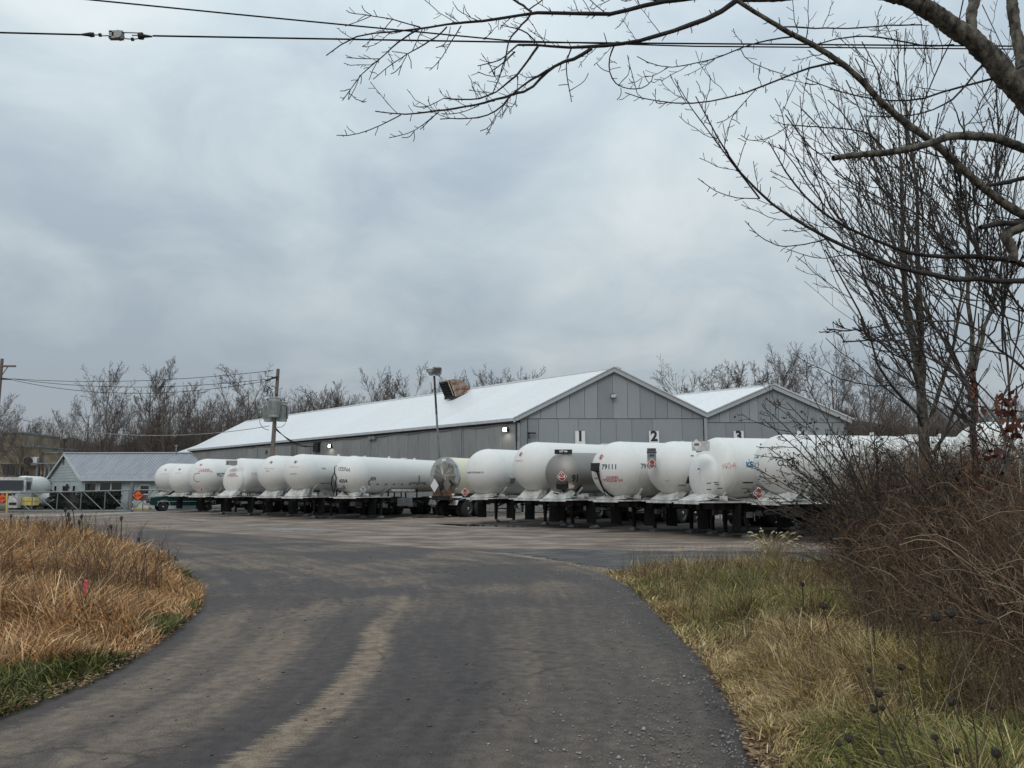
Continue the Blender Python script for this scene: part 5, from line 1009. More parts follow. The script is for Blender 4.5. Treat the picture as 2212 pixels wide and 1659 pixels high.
# undergrowth of the far wood: fine stems, one mass
rng = np.random.default_rng(77); nU = 42000; X = rng.uniform(-150, 150, nU); Y = rng.uniform(112, 165, nU) + np.abs(X) * .05; H = rng.uniform(4, 16.5, nU) * np.where(X < -62, .75, 1)
Y = np.where((X > -60) & (X < 10), np.maximum(Y, 122), Y)
b0 = np.stack([X, Y, np.zeros(nU)], 1); d = nrm(np.stack([rng.normal(0, .28, nU), rng.normal(0, .28, nU), np.ones(nU)], 1)); s = np.linspace(0, 1, 3)[None, :, None]
C = b0[:, None] + d[:, None] * s * H[:, None, None] + rng.normal(0, .25, (nU, 3, 3)) * s
p1 = tubes_np(C, np.repeat([[.05, .035, .02]], nU, 0), 3); C2, R2 = spawn(C, np.repeat([[.045, .03, .02]], nU, 0), 3, .2, 1, 40, .3, .7, .2, .05, rng, n=3)
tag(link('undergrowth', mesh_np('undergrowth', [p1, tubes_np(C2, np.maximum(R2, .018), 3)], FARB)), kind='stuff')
# low wooded rise that closes the horizon
hm = ground_mat('leaf_litter_hill', (.026, .021, .021), (.042, .034, .032), (.065, .052, .047), .35, fine=3); vs, fs = [], []; nx = 120; rgh = random.Random(2)
prof_ = [(0, 178), (.55, 186), (.85, 200), (1, 225), (.9, 300), (0, 420)]
for i in range(nx + 1):
    x = -330 + 660 * i / nx; h = 19.0 + 1.6 * math.sin(x * .021 + 1) + 1.2 * math.sin(x * .11) + rgh.uniform(-.9, .9) + (-3 if x < -85 else 0)
    for (f, y) in prof_: vs.append((x * y / 178, y + rgh.uniform(-3, 3), h * f + (-.2 if f == 0 else rgh.uniform(-.6, .6))))
for i in range(nx):
    for k in range(5): a = i * 6 + k; fs.append((a, a + 6, a + 7, a + 1))
me = bpy.data.meshes.new('hill'); me.from_pydata(vs, [], fs); me.materials.append(hm); tag(link('hill', me), kind='structure')

# ---- near trees: traced limbs, each vertex (x px, y px, depth m, radius m)
def path3(pts, D0, D1, r0, r1, n=12, wob=0):
    pts = np.array(pts, float); seg = np.linalg.norm(np.diff(pts, axis=0), axis=1); c = np.concatenate([[0], np.cumsum(seg)]) / seg.sum(); s = np.linspace(0, 1, n)
    x = np.interp(s, c, pts[:, 0]); y = np.interp(s, c, pts[:, 1]); 
    for _ in range(1): x[1:-1] = (x[:-2] + 2 * x[1:-1] + x[2:]) / 4; y[1:-1] = (y[:-2] + 2 * y[1:-1] + y[2:]) / 4
    D = D0 + (D1 - D0) * s; out = np.array([tuple(P(a, b_, d_)) for a, b_, d_ in zip(x, y, D)])
    return out, r0 + (r1 - r0) * s ** .8
PX = lambda px_, D: px_ * D / FPX / 2      # radius of a limb px_ wide at depth D
def near_tree(name, label, bark, limbs, trunk_pts, seed, extra=None, spurs=True):
    e = empty(name, trunk_pts[0], 0, label, 'tree'); o0 = np.array(trunk_pts[0]); rng = np.random.default_rng(seed)
    trunk = [tubes_np((np.array([p for p in trunk_pts], float) - o0)[None], np.array(trunk_pts_r(trunk_pts))[None], 14)] if False else None
    big, thin = [], []
    for pts, D0, D1, w0, w1 in limbs:
        n = max(6, min(26, int(np.linalg.norm(np.diff(np.array(pts, float), axis=0), axis=1).sum() / 22)))
        C, R = path3(pts, D0, D1, PX(w0, D0), PX(w1, D1), n); C = C - o0; C = C + np.concatenate([[[0, 0, 0]], rng.normal(0, R.max() * .12, (n - 1, 3))]); 
        (big if w0 > 7 else thin).append((C, R))
    return e, o0, rng, big, thin
A_ = []      # limbs of the big overhanging tree at right
L0 = [(2212, 208), (2174, 167), (2141, 121), (2091, 79), (2032, 37), (1986, 10), (1924, -12), (1841, -18), (1757, -12), (1690, -5), (1632, 0), (1590, 0)]
A_ += [([(2420, 420), (2300, 300)] + L0[:6], 8.2, 7.8, 64, 38), (L0[5:], 7.8, 7.6, 33, 10),
 ([(1590, 2), (1561, 29), (1507, 48), (1445, 71), (1382, 90), (1348, 93), (1242, 104), (1183, 100), (1162, 97), (1118, 96)], 7.6, 7.3, 13, 5),
 ([(1278, 105), (1225, 134), (1183, 151), (1154, 186), (1112, 204), (1035, 225), (951, 239), (866, 248), (810, 240)], 7.4, 7.1, 9, 2.5), ([(866, 248), (821, 272), (754, 296), (727, 292)], 7.1, 7.0, 3, 1.6),
 ([(1183, 151), (1119, 190), (1098, 211), (1077, 239), (1035, 255), (951, 257)], 7.3, 7.2, 6, 2.4), ([(1162, 100), (1119, 162), (1077, 197), (1035, 214), (1000, 217), (959, 212)], 7.3, 7.4, 6, 3),
 ([(959, 212), (930, 228), (905, 233), (893, 228)], 7.4, 7.4, 2, 1.4), ([(1161, 94), (1137, 67), (1112, 60), (1081, 55)], 7.3, 7.2, 4, 2), ([(1118, 97), (1084, 130), (1032, 142)], 7.3, 7.1, 4, 2.4), ([(1112, 112), (1084, 138), (1056, 158)], 7.3, 7.2, 4, 2),
 ([(1150, -30), (1440, 0)][::-1] + [(1109, -20)], 7.6, 7.4, 12, 6), ([(1590, -6), (1510, -8), (1440, 0), (1365, 22), (1323, 30), (1257, 29), (1148, 25), (1084, 42), (1032, 45), (965, 54), (908, 61), (845, 70), (813, 68), (778, 72), (740, 93), (704, 120)], 7.6, 7.0, 13, 2.5),
 ([(908, 59), (849, 42), (803, 34), (757, 28)], 7.1, 6.9, 3.5, 1.8), ([(803, 34), (785, 22), (782, 12)], 6.9, 6.9, 2, 1.4), ([(800, 35), (770, 48), (745, 56)], 7, 7, 2, 1.4), ([(757, 28), (748, 22)], 6.9, 6.9, 2, 1.4), ([(848, 42), (836, 55), (828, 66)], 7, 7, 1.8, 1.4),
 ([(905, 63), (859, 91), (821, 127), (782, 158), (754, 197), (740, 217)], 7.1, 6.9, 4.5, 1.8), ([(821, 127), (790, 127), (748, 124)], 7, 7, 2.2, 1.6), ([(778, 162), (765, 195), (753, 216)], 6.9, 6.9, 2.2, 1.4), ([(819, 128), (806, 150), (797, 173)], 7, 7, 2, 1.4), ([(756, 192), (745, 196), (735, 197)], 6.9, 6.9, 1.8, 1.3),
 ([(965, 58), (940, 83), (880, 116), (838, 144), (806, 171)], 7.1, 7.0, 4, 1.8), ([(880, 116), (868, 140), (861, 163)], 7, 7, 2, 1.4), ([(880, 116), (862, 113), (847, 111)], 7, 7, 1.8, 1.4), ([(882, 118), (888, 134), (888, 148)], 7, 7, 2, 1.4), ([(868, 140), (855, 155), (844, 160)], 7, 7, 1.8, 1.3),
 ([(996, 56), (972, 95), (947, 137), (928, 152)], 7.1, 7.1, 3, 1.6), ([(973, 58), (969, 85), (953, 102), (942, 103)], 7.1, 7, 2.2, 1.5), ([(948, 132), (945, 150)], 7.1, 7.1, 1.6, 1.3), ([(913, 62), (900, 90), (890, 112)], 7.1, 7, 2.8, 1.8),
 ([(1148, 25), (1128, 10), (1109, -2), (1090, -12)], 7.4, 7.5, 6, 5), ([(1144, 20), (1172, 0), (1190, -15)], 7.4, 7.5, 3.5, 3), ([(1040, 48), (1010, 35), (985, 20), (982, 11)], 7.2, 7.2, 2.6, 1.5), ([(1016, 36), (1005, 22), (1002, 10)], 7.2, 7.2, 2, 1.5),
 ([(1147, 30), (1130, 53), (1098, 84), (1095, 112), (1080, 165), (1063, 204)], 7.4, 7.2, 5, 2.5), ([(1055, 50), (1065, 62), (1050, 84), (1036, 82)], 7.2, 7.2, 2.2, 1.5), ([(1327, 98), (1316, 123), (1315, 155), (1330, 183), (1359, 194), (1394, 190), (1410, 176), (1411, 160)], 7.5, 7.2, 4, 2),
 ([(1315, 155), (1300, 150), (1288, 136)], 7.4, 7.3, 2, 1.4), ([(1335, 186), (1345, 172), (1358, 165), (1361, 140)], 7.3, 7.2, 2, 1.4), ([(1341, 190), (1342, 205), (1333, 216)], 7.3, 7.3, 2, 1.4), ([(1234, 105), (1221, 137), (1225, 172), (1231, 200), (1235, 220)], 7.4, 7.3, 3.5, 2), ([(1229, 197), (1250, 185), (1264, 175), (1271, 158)], 7.3, 7.3, 2, 1.4), ([(1229, 182), (1206, 184)], 7.3, 7.3, 2, 1.4),
 ([(1095, 112), (1090, 140), (1084, 165), (1068, 168), (1032, 155)], 7.3, 7.2, 2.5, 1.4), ([(1098, 215), (1080, 240), (1066, 255), (1060, 278), (1037, 283)], 7.2, 7.1, 2.5, 1.4), ([(948, 242), (925, 260), (895, 285), (840, 298)], 7.1, 7, 2.6, 1.5), ([(945, 243), (920, 268), (908, 280)], 7.1, 7, 2.2, 1.4), ([(895, 283), (885, 297), (868, 297)], 7.1, 7, 1.8, 1.3), ([(1035, 228), (1000, 243), (970, 248), (953, 245)], 7.1, 7.1, 2.2, 1.5),
 ([(1119, 165), (1117, 200), (1115, 225), (1105, 240), (1083, 222)], 7.3, 7.2, 2.4, 1.5), ([(1236, -10), (1250, 28)], 7.5, 7.4, 2, 1.8), ([(1250, -20), (1305, 26)], 7.5, 7.4, 2, 2.4), ([(1330, -8), (1350, 5), (1375, -4)], 7.6, 7.6, 2, 2),
 ([(2480, 560), (2330, 520), (2212, 471), (2174, 442), (2124, 408), (2070, 358), (2020, 304), (1966, 277), (1916, 237), (1862, 175), (1820, 129), (1757, 98), (1695, 65), (1641, 33), (1591, 0)], 8.0, 7.5, 24, 9),
 ([(1820, 133), (1757, 142), (1707, 162), (1632, 194), (1562, 214), (1507, 225), (1445, 221), (1383, 214), (1361, 208), (1350, 200)], 7.7, 7.2, 6, 2), ([(1716, 79), (1653, 87), (1599, 104), (1541, 128), (1445, 148), (1407, 141), (1383, 125), (1376, 122)], 7.6, 7.2, 4, 1.8), ([(1691, 58), (1757, 60), (1841, 62), (1924, 54), (1991, 54)], 7.6, 7.9, 3.6, 3),
 ([(1757, 98), (1800, 85), (1850, 78), (1900, 79), (1960, 92), (2010, 102), (2060, 96)], 7.6, 8, 3, 4), ([(1632, 194), (1600, 230), (1570, 262), (1548, 266)], 7.3, 7.2, 2.4, 1.4), ([(1605, 225), (1580, 250), (1571, 290), (1566, 310)], 7.3, 7.2, 2.2, 1.6), ([(1445, 221), (1415, 226), (1416, 192)], 7.2, 7.2, 1.6, 1.3), ([(1599, 104), (1604, 125), (1650, 148), (1707, 165)], 7.3, 7.4, 2, 2),
 ([(2420, 400), (2300, 350), (2212, 321), (2174, 304), (2112, 292), (2049, 292), (2007, 310), (1945, 327), (1862, 333), (1799, 342)], 8.0, 7.2, 26, 12), ([(1912, 323), (1878, 287), (1841, 279), (1757, 273), (1691, 269)], 7.5, 7.2, 4.5, 2.2), ([(1703, 271), (1680, 290), (1655, 300), (1617, 308), (1600, 292)], 7.2, 7.2, 2.2, 1.4),
 ([(2450, 620), (2330, 612), (2212, 608), (2132, 608), (2049, 600), (1966, 585), (1882, 562), (1799, 521), (1737, 487), (1674, 446), (1632, 408), (1591, 367), (1557, 308), (1524, 250), (1503, 208)], 8.3, 7.2, 17, 2.2),
 ([(1641, 429), (1600, 375), (1566, 333), (1537, 292), (1487, 225), (1457, 169)], 7.5, 7.1, 4, 1.8), ([(1641, 429), (1591, 429), (1549, 417), (1507, 385)], 7.5, 7.2, 2.6, 1.6), ([(1782, 517), (1737, 529), (1682, 533), (1641, 512), (1609, 477)], 7.6, 7.3, 3.4, 1.6), ([(1549, 417), (1540, 424)], 7.3, 7.3, 1.6, 1.3), ([(1591, 367), (1612, 300), (1618, 290)], 7.3, 7.3, 2, 1.5),
 ([(2400, 600), (2212, 577), (2174, 558), (2091, 554), (1986, 552), (1903, 527), (1841, 498), (1778, 462), (1716, 400), (1680, 340), (1660, 305)], 8.4, 7.4, 16, 2.4), ([(1778, 462), (1778, 430), (1740, 380), (1700, 300), (1690, 240), (1674, 212)], 7.6, 7.4, 4, 1.6),
 ([(1841, 498), (1800, 460), (1762, 380), (1735, 300), (1728, 207)], 7.8, 7.6, 4, 1.6), ([(1882, 562), (1830, 548), (1780, 560), (1740, 552), (1700, 538)], 7.9, 7.6, 3, 1.5), ([(2350, 470), (2212, 483), (2174, 479), (2116, 492)], 8.0, 7.8, 20, 11), ([(2212, 487), (2180, 495), (2168, 515), (2186, 532), (2193, 550), (2188, 566)], 7.9, 7.9, 26, 18),
 ([(2300, 350), (2212, 385), (2168, 396), (2128, 405)], 8, 7.9, 14, 8), ([(2110, -30), (2100, 20), (2098, 80)], 8.2, 8.1, 26, 22), ([(2182, -20), (2190, 40), (2205, 120), (2215, 200)], 8.3, 8.2, 22, 26), ([(2141, 121), (2100, 165), (2060, 215), (2000, 245), (1930, 253), (1870, 250)], 8, 7.7, 6, 2.4), ([(2212, 140), (2150, 170), (2060, 190), (1990, 215), (1950, 222), (1900, 215), (1830, 205), (1790, 188), (1740, 170)], 8.1, 7.5, 7, 2)]
def build_A():
    base = np.array([5.75, 8.6, 0.0]); e = empty('overhanging_tree', tuple(base), 0, 'large near tree leaning in from the right, its bare limbs arching over the yard', 'tree')
    rng = np.random.default_rng(21)
    # the trunk stands just outside the picture
    top = np.array(P(2420, 420, 8.2)); mid = (base + top) / 2 + np.array([.12, .1, 0]); s = np.linspace(0, 1, 14)[:, None]
    tr = base + (top - base) * s + np.sin(s * math.pi) * np.array([.15, .1, 0]); tr2 = np.array([top + np.array([.35, .5, 2.0]) * k / 5 for k in range(6)])
    parts = [tubes_np((tr - base)[None], np.linspace(.34, .22, 14)[None], 16), tubes_np((tr2 - base)[None], np.linspace(.2, .08, 6)[None], 12)]
    link('trunk', mesh_np('trunk', parts, BARKN), e)
    bins = {}
    thinP = []
    for k, (pts, D0, D1, w0, w1) in enumerate(A_):
        Lp = np.linalg.norm(np.diff(np.array(pts, float), axis=0), axis=1).sum(); n = 24 if Lp > 500 else 14 if Lp > 150 else 7
        C, R = path3(pts, D0, D1, PX(w0, D0), PX(w1, D1), n); R = np.maximum(R, .0040)
        C = C - base; kk_ = .10 if w0 > 20 else .28; wv = rng.normal(0, 1, (n, 3)) * R[:, None] * kk_; wv[0] = 0; C = C + wv; R = R * (1 + rng.normal(0, .025 if w0 > 20 else .06, n))
        sides = 12 if w0 > 20 else 7 if w0 > 7 else 5; 
        if w0 > 20:
            s0 = np.linspace(0, 1, n); m_ = n * 5; s1 = np.linspace(0, 1, m_); C = np.stack([np.interp(s1, s0, C[:, i]) for i in range(3)], 1); R = np.interp(s1, s0, R)
            for _ in range(3): C[1:-1] = (C[:-2] + C[1:-1] * 2 + C[2:]) / 4
            v_, q_ = tubes_np(C[None], R[None], 18); ctr = np.repeat(C, 18, 0); fur = np.tile(np.sin(np.arange(18) * 2.7), m_) * .035 + np.sin(np.arange(m_ * 18) * .071) * .02; v_ = ctr + (v_ - ctr) * (1 + fur + rng.normal(0, .045, len(v_)))[:, None]
            link('limb', mesh_np('limb', [(v_, q_)], BARKN), e)
        elif w0 > 11: link('limb', mesh_np('limb', [tubes_np(C[None], R[None], sides)], BARKN if w0 > 30 else BARK), e)
        else: bins.setdefault((n, sides), []).append((C, R))
        if Lp > 60 and w0 < 30: thinP.append((C, R, Lp))
    parts = []
    for (n, sd_), l in bins.items(): parts.append(tubes_np(np.stack([c for c, _ in l]), np.stack([r for _, r in l]), sd_))
    # spur twigs and buds on every traced branch
    for C, R, Lp in thinP:
        nb = int(Lp / 20); 
        Ci, Ri = spawn(C[None], R[None], nb, .08, .98, 55, .0, .45, .10, .05, rng, n=4, minlen=1.0)
        ln = rng.uniform(.03, .12, nb)[:, None, None]; Ci = Ci[:, :1] + (Ci - Ci[:, :1]) * ln; parts.append(tubes_np(Ci, np.clip(Ri, .0034, .005), 4))
        if Lp > 200:
            nb = int(Lp / 75); Ci, Ri = spawn(C[None], R[None], nb, .25, .95, 48, 0, .4, .35, .03, rng, n=6, minlen=1.0); ln = rng.uniform(.2, .5, nb)[:, None, None]; Ci = Ci[:, :1] + (Ci - Ci[:, :1]) * ln; Ri = np.clip(Ri * .6, .0036, .007); parts.append(tubes_np(Ci, Ri, 4))
            Cj, Rj = spawn(Ci, Ri, 4, .2, .95, 45, .25, .7, .1, .03, rng, n=3); parts.append(tubes_np(Cj, np.clip(Rj, .003, .004), 3))
    link('branches', mesh_np('branches', parts, BARK), e)
build_A()
def stems_tree(name, label, base_px, D, stems, seed, nlimb, llen, twig=.006, bias=(-.5, -.1, .1), up=.55, bark=BARKN, lv=(6, 5, 4), t0=.28, baseD=None):
    b = G(*base_px) if baseD is None else Vector((P(base_px[0], 1058, baseD).x, baseD, 0)); base = np.array(b); e = empty(name, tuple(b), 0, label, 'tree'); rng = np.random.default_rng(seed)
    allp = []; tp = []
    for pts, w0, w1 in stems:
        C, R = path3(pts, base[1], base[1] + rng.uniform(-.3, .3), PX(w0, base[1]), PX(w1, base[1]), 14); C = C - base; C += rng.normal(0, .012, C.shape); tp.append(tubes_np(C[None], R[None], 9)); allp.append((C, R))
    link('trunk', mesh_np('trunk', tp, bark), e)
    Cs = np.stack([c for c, _ in allp]); Rs = np.stack([r for _, r in allp]); parts = []
    C1, R1 = spawn(Cs, Rs, nlimb, t0, .99, 62, 0, .34, up, .02, rng, n=9, minlen=1.0, bias=bias); ln = (llen * rng.uniform(.55, 1.2, len(C1)) * (1.1 - .6 * np.tile(np.linspace(0, 1, nlimb), len(Cs))))[:, None, None]; C1 = C1[:, :1] + (C1 - C1[:, :1]) * ln
    R1 = np.clip(R1, twig * 1.6, .04); parts.append(tubes_np(C1, R1, 6)); Pp, Rp = C1, R1
    for i, k in enumerate(lv):
        C, R = spawn(Pp, Rp, k, .15, .97, 36, (.42, .40, .35)[i], .55, .35, .02, rng, n=(7, 5, 4)[i]); R = np.clip(R, twig * (1, .75, .55)[i], .02); parts.append(tubes_np(C, R, (5, 3, 3)[i])); Pp, Rp = C, R
    link('crown', mesh_np('crown', parts, SOFTB), e); return e
stems_tree('twin_stemmed_tree', 'twin stemmed bare tree rising from the thicket at right', (2006, 1150), 16, [([(2012, 1130), (2006, 1037), (1995, 970), (1991, 902), (1988, 825), (1979, 753), (1957, 690), (1948, 631), (1952, 518), (1946, 420), (1950, 330), (1938, 255)], 30, 3), ([(1991, 902), (1992, 798), (1988, 699), (1986, 608), (1979, 518), (1984, 420), (1970, 330), (1975, 240)], 18, 3), ([(1995, 960), (2030, 840), (2060, 740), (2075, 640), (2095, 540)], 12, 3)], 5, 12, 3.9, baseD=15.5, twig=.0078, lv=(5, 4, 2), t0=.16, up=.75)
stems_tree('vine_covered_tree', 'slim bare tree with red vine leaves, right of the twin stemmed one', (2104, 1150), 13, [([(2110, 1130), (2104, 1015), (2106, 861), (2099, 771), (2095, 654), (2092, 563), (2085, 450), (2090, 330), (2080, 240)], 17, 3), ([(2100, 860), (2070, 790), (2034, 730), (2010, 680), (1988, 631), (1965, 540), (1960, 480)], 10, 2.5), ([(2106, 800), (2130, 700), (2160, 600), (2180, 480), (2200, 380)], 10, 3)], 9, 9, 2.6, baseD=12.5, twig=.0065, bias=(-.15, 0, .2), lv=(5, 5, 2))
stems_tree('leaning_sapling', 'pale sapling leaning out of the thicket at the right edge', (2190, 1200), 9, [([(2190, 1300), (2175, 1150), (2170, 1000), (2185, 850), (2160, 700), (2190, 560)], 9, 3), ([(2300, 1100), (2212, 1000), (2120, 860), (2040, 780), (1960, 740)], 8, 2.5), ([(2350, 900), (2212, 800), (2100, 700), (2010, 690), (1900, 700)], 8, 2.5), ([(2350, 800), (2230, 700), (2130, 560), (2050, 450)], 8, 3)], 14, 9, 1.6, baseD=8.5, twig=.0055, bias=(-.2, 0, .2), lv=(5, 4, 3))
# leaf helpers
def leaves(n, centers, size, cols, rng, flat=.0):
    u = nrm(rng.normal(0, 1, (n, 3))); v = nrm(np.cross(u, rng.normal(0, 1, (n, 3)))); s = size * rng.uniform(.6, 1.35, (n, 1))
    if flat: u[:, 2] *= flat; v[:, 2] *= flat
    w_ = np.cross(u, v) * s * .25; V = np.stack([centers - u * s, centers + v * s * .6 + w_, centers + u * s, centers - v * s * .6 + w_], 1).reshape(-1, 3)
    c = np.array(cols)[rng.integers(0, len(cols), n)] * rng.uniform(.7, 1.3, (n, 1)); return (V, np.arange(4 * n).reshape(-1, 4)), np.repeat(c, 4, 0)
rng = np.random.default_rng(31)
# red vine leaves: trunk of the slim tree and sprays near the right edge
cen = []
for (x, y, sx, sy, D, n) in ((2100, 840, 12, 55, 12.3, 90), (2104, 960, 12, 70, 12.3, 70), (2165, 880, 35, 25, 7.5, 34), (2190, 935, 30, 30, 7.5, 30), (2150, 985, 30, 30, 7.5, 22), (2115, 1040, 40, 30, 9, 24), (2180, 860, 30, 20, 7.5, 14)):
    for _ in range(n): cen.append(tuple(P(x + rng.normal(0, sx * .5), y + rng.normal(0, sy * .5), D + rng.normal(0, .12))))
cen = np.array(cen); p_, c_ = leaves(len(cen), cen, .045, [(.12, .030, .022), (.085, .028, .022), (.16, .06, .03), (.06, .02, .018)], rng); tag(link('vine_leaves', mesh_np('vine_leaves', [p_], TM, False, c_)), 'red brown withered vine leaves clinging round the slim trunk', 'vine', kind='stuff')

# ---- shrub with small dark leaves in front of the 9404 and hidden trailers
def shrub(label, bx, by, D, tips, n2, seed, leafn, twig=.0065, cols=((.03, .025, .022),)):
    base = np.array((P(bx, 1058, D).x, D, 0.0)); e = empty('shrub', tuple(base), 0, label, 'shrub'); r = np.random.default_rng(seed); Cs, Rs = [], []
    for (tx, ty) in tips:
        dD = r.uniform(-1.0, 1.0); t = np.array(P(tx, ty, D + dD)) - base; b = np.array([r.normal(0, .18), r.normal(0, .18), 0]); s = np.linspace(0, 1, 10)[:, None]; m = np.array([t[0] * .25, t[1] * .4, t[2] * .62])
        C = (1 - s) ** 2 * b + 2 * s * (1 - s) * m + s ** 2 * t; C += np.cumsum(r.normal(0, .012, C.shape), 0) * (s > 0); Cs.append(C); Rs.append(np.linspace(.016, twig, 10))
    Cs, Rs = np.stack(Cs), np.stack(Rs); parts = [tubes_np(Cs, Rs, 5)]; C1, R1 = spawn(Cs, Rs, n2, .3, .98, 38, .28, .6, .1, .025, r, n=6); R1 = np.clip(R1, twig * .8, .01); parts.append(tubes_np(C1, R1, 4)); C2, R2 = spawn(C1, R1, 5, .15, .98, 42, .35, .6, .1, .03, r, n=4); parts.append(tubes_np(C2, np.clip(R2, twig * .6, .006), 3)); C3, R3 = spawn(C2, R2, 2, .3, .95, 45, .5, .6, .0, .04, r, n=3); parts.append(tubes_np(C3, np.full_like(R3, twig * .5), 3))
    link('stems', mesh_np('stems', parts, TWIG), e)
    if leafn:
        idx = r.integers(0, len(C2), leafn); cc = C2[idx, r.integers(1, 4, leafn)] + r.normal(0, .02, (leafn, 3)); p_, c_ = leaves(leafn, cc, .024, cols, r); o = link('leaves', mesh_np('leaves', [p_], TM, False, c_), e); o['kind'] = 'stuff'
    return e
rs = random.Random(5)
tipsA = [(1645, 879), (1665, 905), (1700, 868), (1740, 935), (1660, 960), (1690, 985), (1640, 1010), (1625, 1048), (1620, 1085), (1660, 1070), (1710, 1020), (1750, 980), (1790, 940), (1830, 930), (1870, 950), (1770, 1010), (1800, 980), (1900, 960), (1930, 985), (1720, 1100), (1690, 1120), (1850, 1000), (1960, 1000), (1756, 830), (1890, 930)]
shrub('twiggy shrub with small dark leaves reaching over the half hidden trailer', 1905, 1150, 12.5, tipsA, 8, 3, 900, cols=((.028, .022, .02), (.045, .028, .022), (.06, .035, .02)))
tipsB = [(rs.uniform(1900, 2250), rs.uniform(930, 1060)) for _ in range(26)]
shrub('dense leafless shrub between the twin stemmed tree and the right edge', 2080, 1200, 10.5, tipsB, 8, 5, 500, cols=((.05, .03, .02), (.08, .045, .02), (.035, .025, .02)))
# ---- brambles
rng = np.random.default_rng(41); nB = 4500
def bram_base(n):
    t = rng.random(n) ** 1.25; y = 5.2 + 14.5 * t; xl = np.interp(y, [5, 5.8, 8.4, 12.5, 16, 20], [3.55, 3.75, 4.0, 5.0, 6.3, 8.2]); x = xl + .08 + rng.gamma(1.7, 1.3, n) * (.5 + y * .06); return x, y
def curve(n, k, rise, reach, lean=None):
    x, y = bram_base(n); a = rng.uniform(0, 2 * np.pi, n); h = rise * rng.uniform(.55, 1.15, n) * np.interp(y, [5, 8, 14, 20], [.62, .8, 1.05, 1.1]) * np.clip(.45 + (x - np.interp(y, [5, 20], [3.4, 7.4])) * .55, .45, 1); r_ = reach * rng.uniform(.3, 1.2, n)
    s = np.linspace(0, 1, k)[None]; X = x[:, None] + np.cos(a)[:, None] * r_[:, None] * s ** 1.3 - .25 * s; Y_ = y[:, None] + np.sin(a)[:, None] * r_[:, None] * s ** 1.3; pk = rng.choice([.6, .8, 1.0, 1.3, 1.5], n)[:, None]; Z = h[:, None] * (1 - ((s - pk) / pk) ** 2 * np.where(s < pk, 1, .6)); Z = np.where(s < pk, h[:, None] * np.sin(s / pk * math.pi / 2), Z)
    C = np.stack([X, Y_, Z], 2) + np.cumsum(rng.normal(0, .02, (n, k, 3)), 1) * (s > 0)[:, :, None]; C[:, :, 2] = np.maximum(C[:, :, 2], .0); return C
BC = np.array([(.17, .11, .07), (.12, .072, .048), (.21, .15, .10), (.15, .075, .05), (.30, .235, .165), (.08, .055, .042), (.15, .11, .08), (.11, .085, .07)])
def tinted(C, R, sides, cols=BC):
    v, q = tubes_np(C, R, sides); c = cols[rng.integers(0, len(cols), len(C))] * np.array([.96, .95, .90]) * rng.uniform(.7, 1.4, (len(C), 1)); return v, q, np.repeat(c, C.shape[1] * sides, 0)
sets = []; C = curve(nB, 9, 2.15, .75); R = np.linspace(.0060, .0030, 9)[None].repeat(nB, 0) * rng.uniform(.6, 1.3, (nB, 1)); sets.append(tinted(C, R, 4))
C1, R1 = spawn(C, R, 5, .15, .98, 50, .22, .7, .25, .05, rng, n=4); sets.append(tinted(C1, np.clip(R1, .0024, .005), 3)); C2, R2 = spawn(C1[::2], R1[::2], 2, .2, .95, 50, .5, .7, .1, .05, rng, n=3); sets.append(tinted(C2, np.full_like(R2, .0024), 3))
me = mesh_np('bramble_thicket', [(v, q) for v, q, _ in sets], TM, True, np.concatenate([c for _, _, c in sets])); tag(link('bramble_thicket', me), kind='stuff')
nl = 5200; x, y = bram_base(nl); cen = np.stack([x, y, rng.uniform(.05, 1.7, nl) * np.clip(.4 + (x - np.interp(y, [5, 20], [3.4, 7.4])) * .5, .3, 1)], 1); p_, c_ = leaves(nl, cen, .026, [(.10, .055, .03), (.13, .10, .055), (.11, .035, .022), (.055, .035, .022), (.17, .14, .09)], rng); tag(link('thicket_leaves', mesh_np('thicket_leaves', [p_], TM, False, c_)), kind='stuff')
# ---- grass
def blades(x, y, z0, h, w_, cols, bend=.5, seed=0, k=4):
    r = np.random.default_rng(seed); n = len(x); a = ff(x, y, 1.7, seed + 40) * 14 + r.normal(0, 1.1, n); s = np.linspace(0, 1, k)[None]; bd = (h * bend * r.uniform(.3, 1.6, n))[:, None]
    dx, dy = np.cos(a)[:, None], np.sin(a)[:, None]; cx = x[:, None] + dx * bd * s ** 2; cy = y[:, None] + dy * bd * s ** 2; cz = z0 + h[:, None] * (s - .35 * np.clip(bd / (h[:, None] + .01), 0, 1.3) * s ** 2.5)
    b2 = r.uniform(0, 2 * np.pi, n); px_, py_ = np.cos(b2)[:, None], np.sin(b2)[:, None]; ww = w_[:, None] * (1 - .8 * s)
    Lf = np.stack([cx - px_ * ww, cy - py_ * ww, cz], 2); Rt = np.stack([cx + px_ * ww, cy + py_ * ww, cz], 2); V = np.stack([Lf, Rt], 2).reshape(n, -1, 3)
    q = np.array([(2 * i, 2 * i + 1, 2 * i + 3, 2 * i + 2) for i in range(k - 1)])[None] + (np.arange(n) * 2 * k)[:, None, None]; c = cols * r.choice([.35, .6, .85, 1.1, 1.4, 1.75], (n, 1))
    return V.reshape(-1, 3), q.reshape(-1, 4), np.repeat(c, 2 * k, 0)
def ff(x, y, sc_, seed=0):       # cheap smooth patchiness
    r = np.random.default_rng(seed); v = np.zeros(len(x))
    for i in range(7): a = r.uniform(0, 6.3); f = sc_ * r.uniform(.5, 2.4); v += np.sin((x * math.cos(a) + y * math.sin(a)) * f + r.uniform(0, 6.3))
    return .5 + v / 7
rng = np.random.default_rng(51)
polyL = [(-60, 40)] + [tuple(p) for p in LC[14 * 1 + 10:]] + [(-60, 36)]; Lpts = np.array([(p.x, p.y) for p in LC])
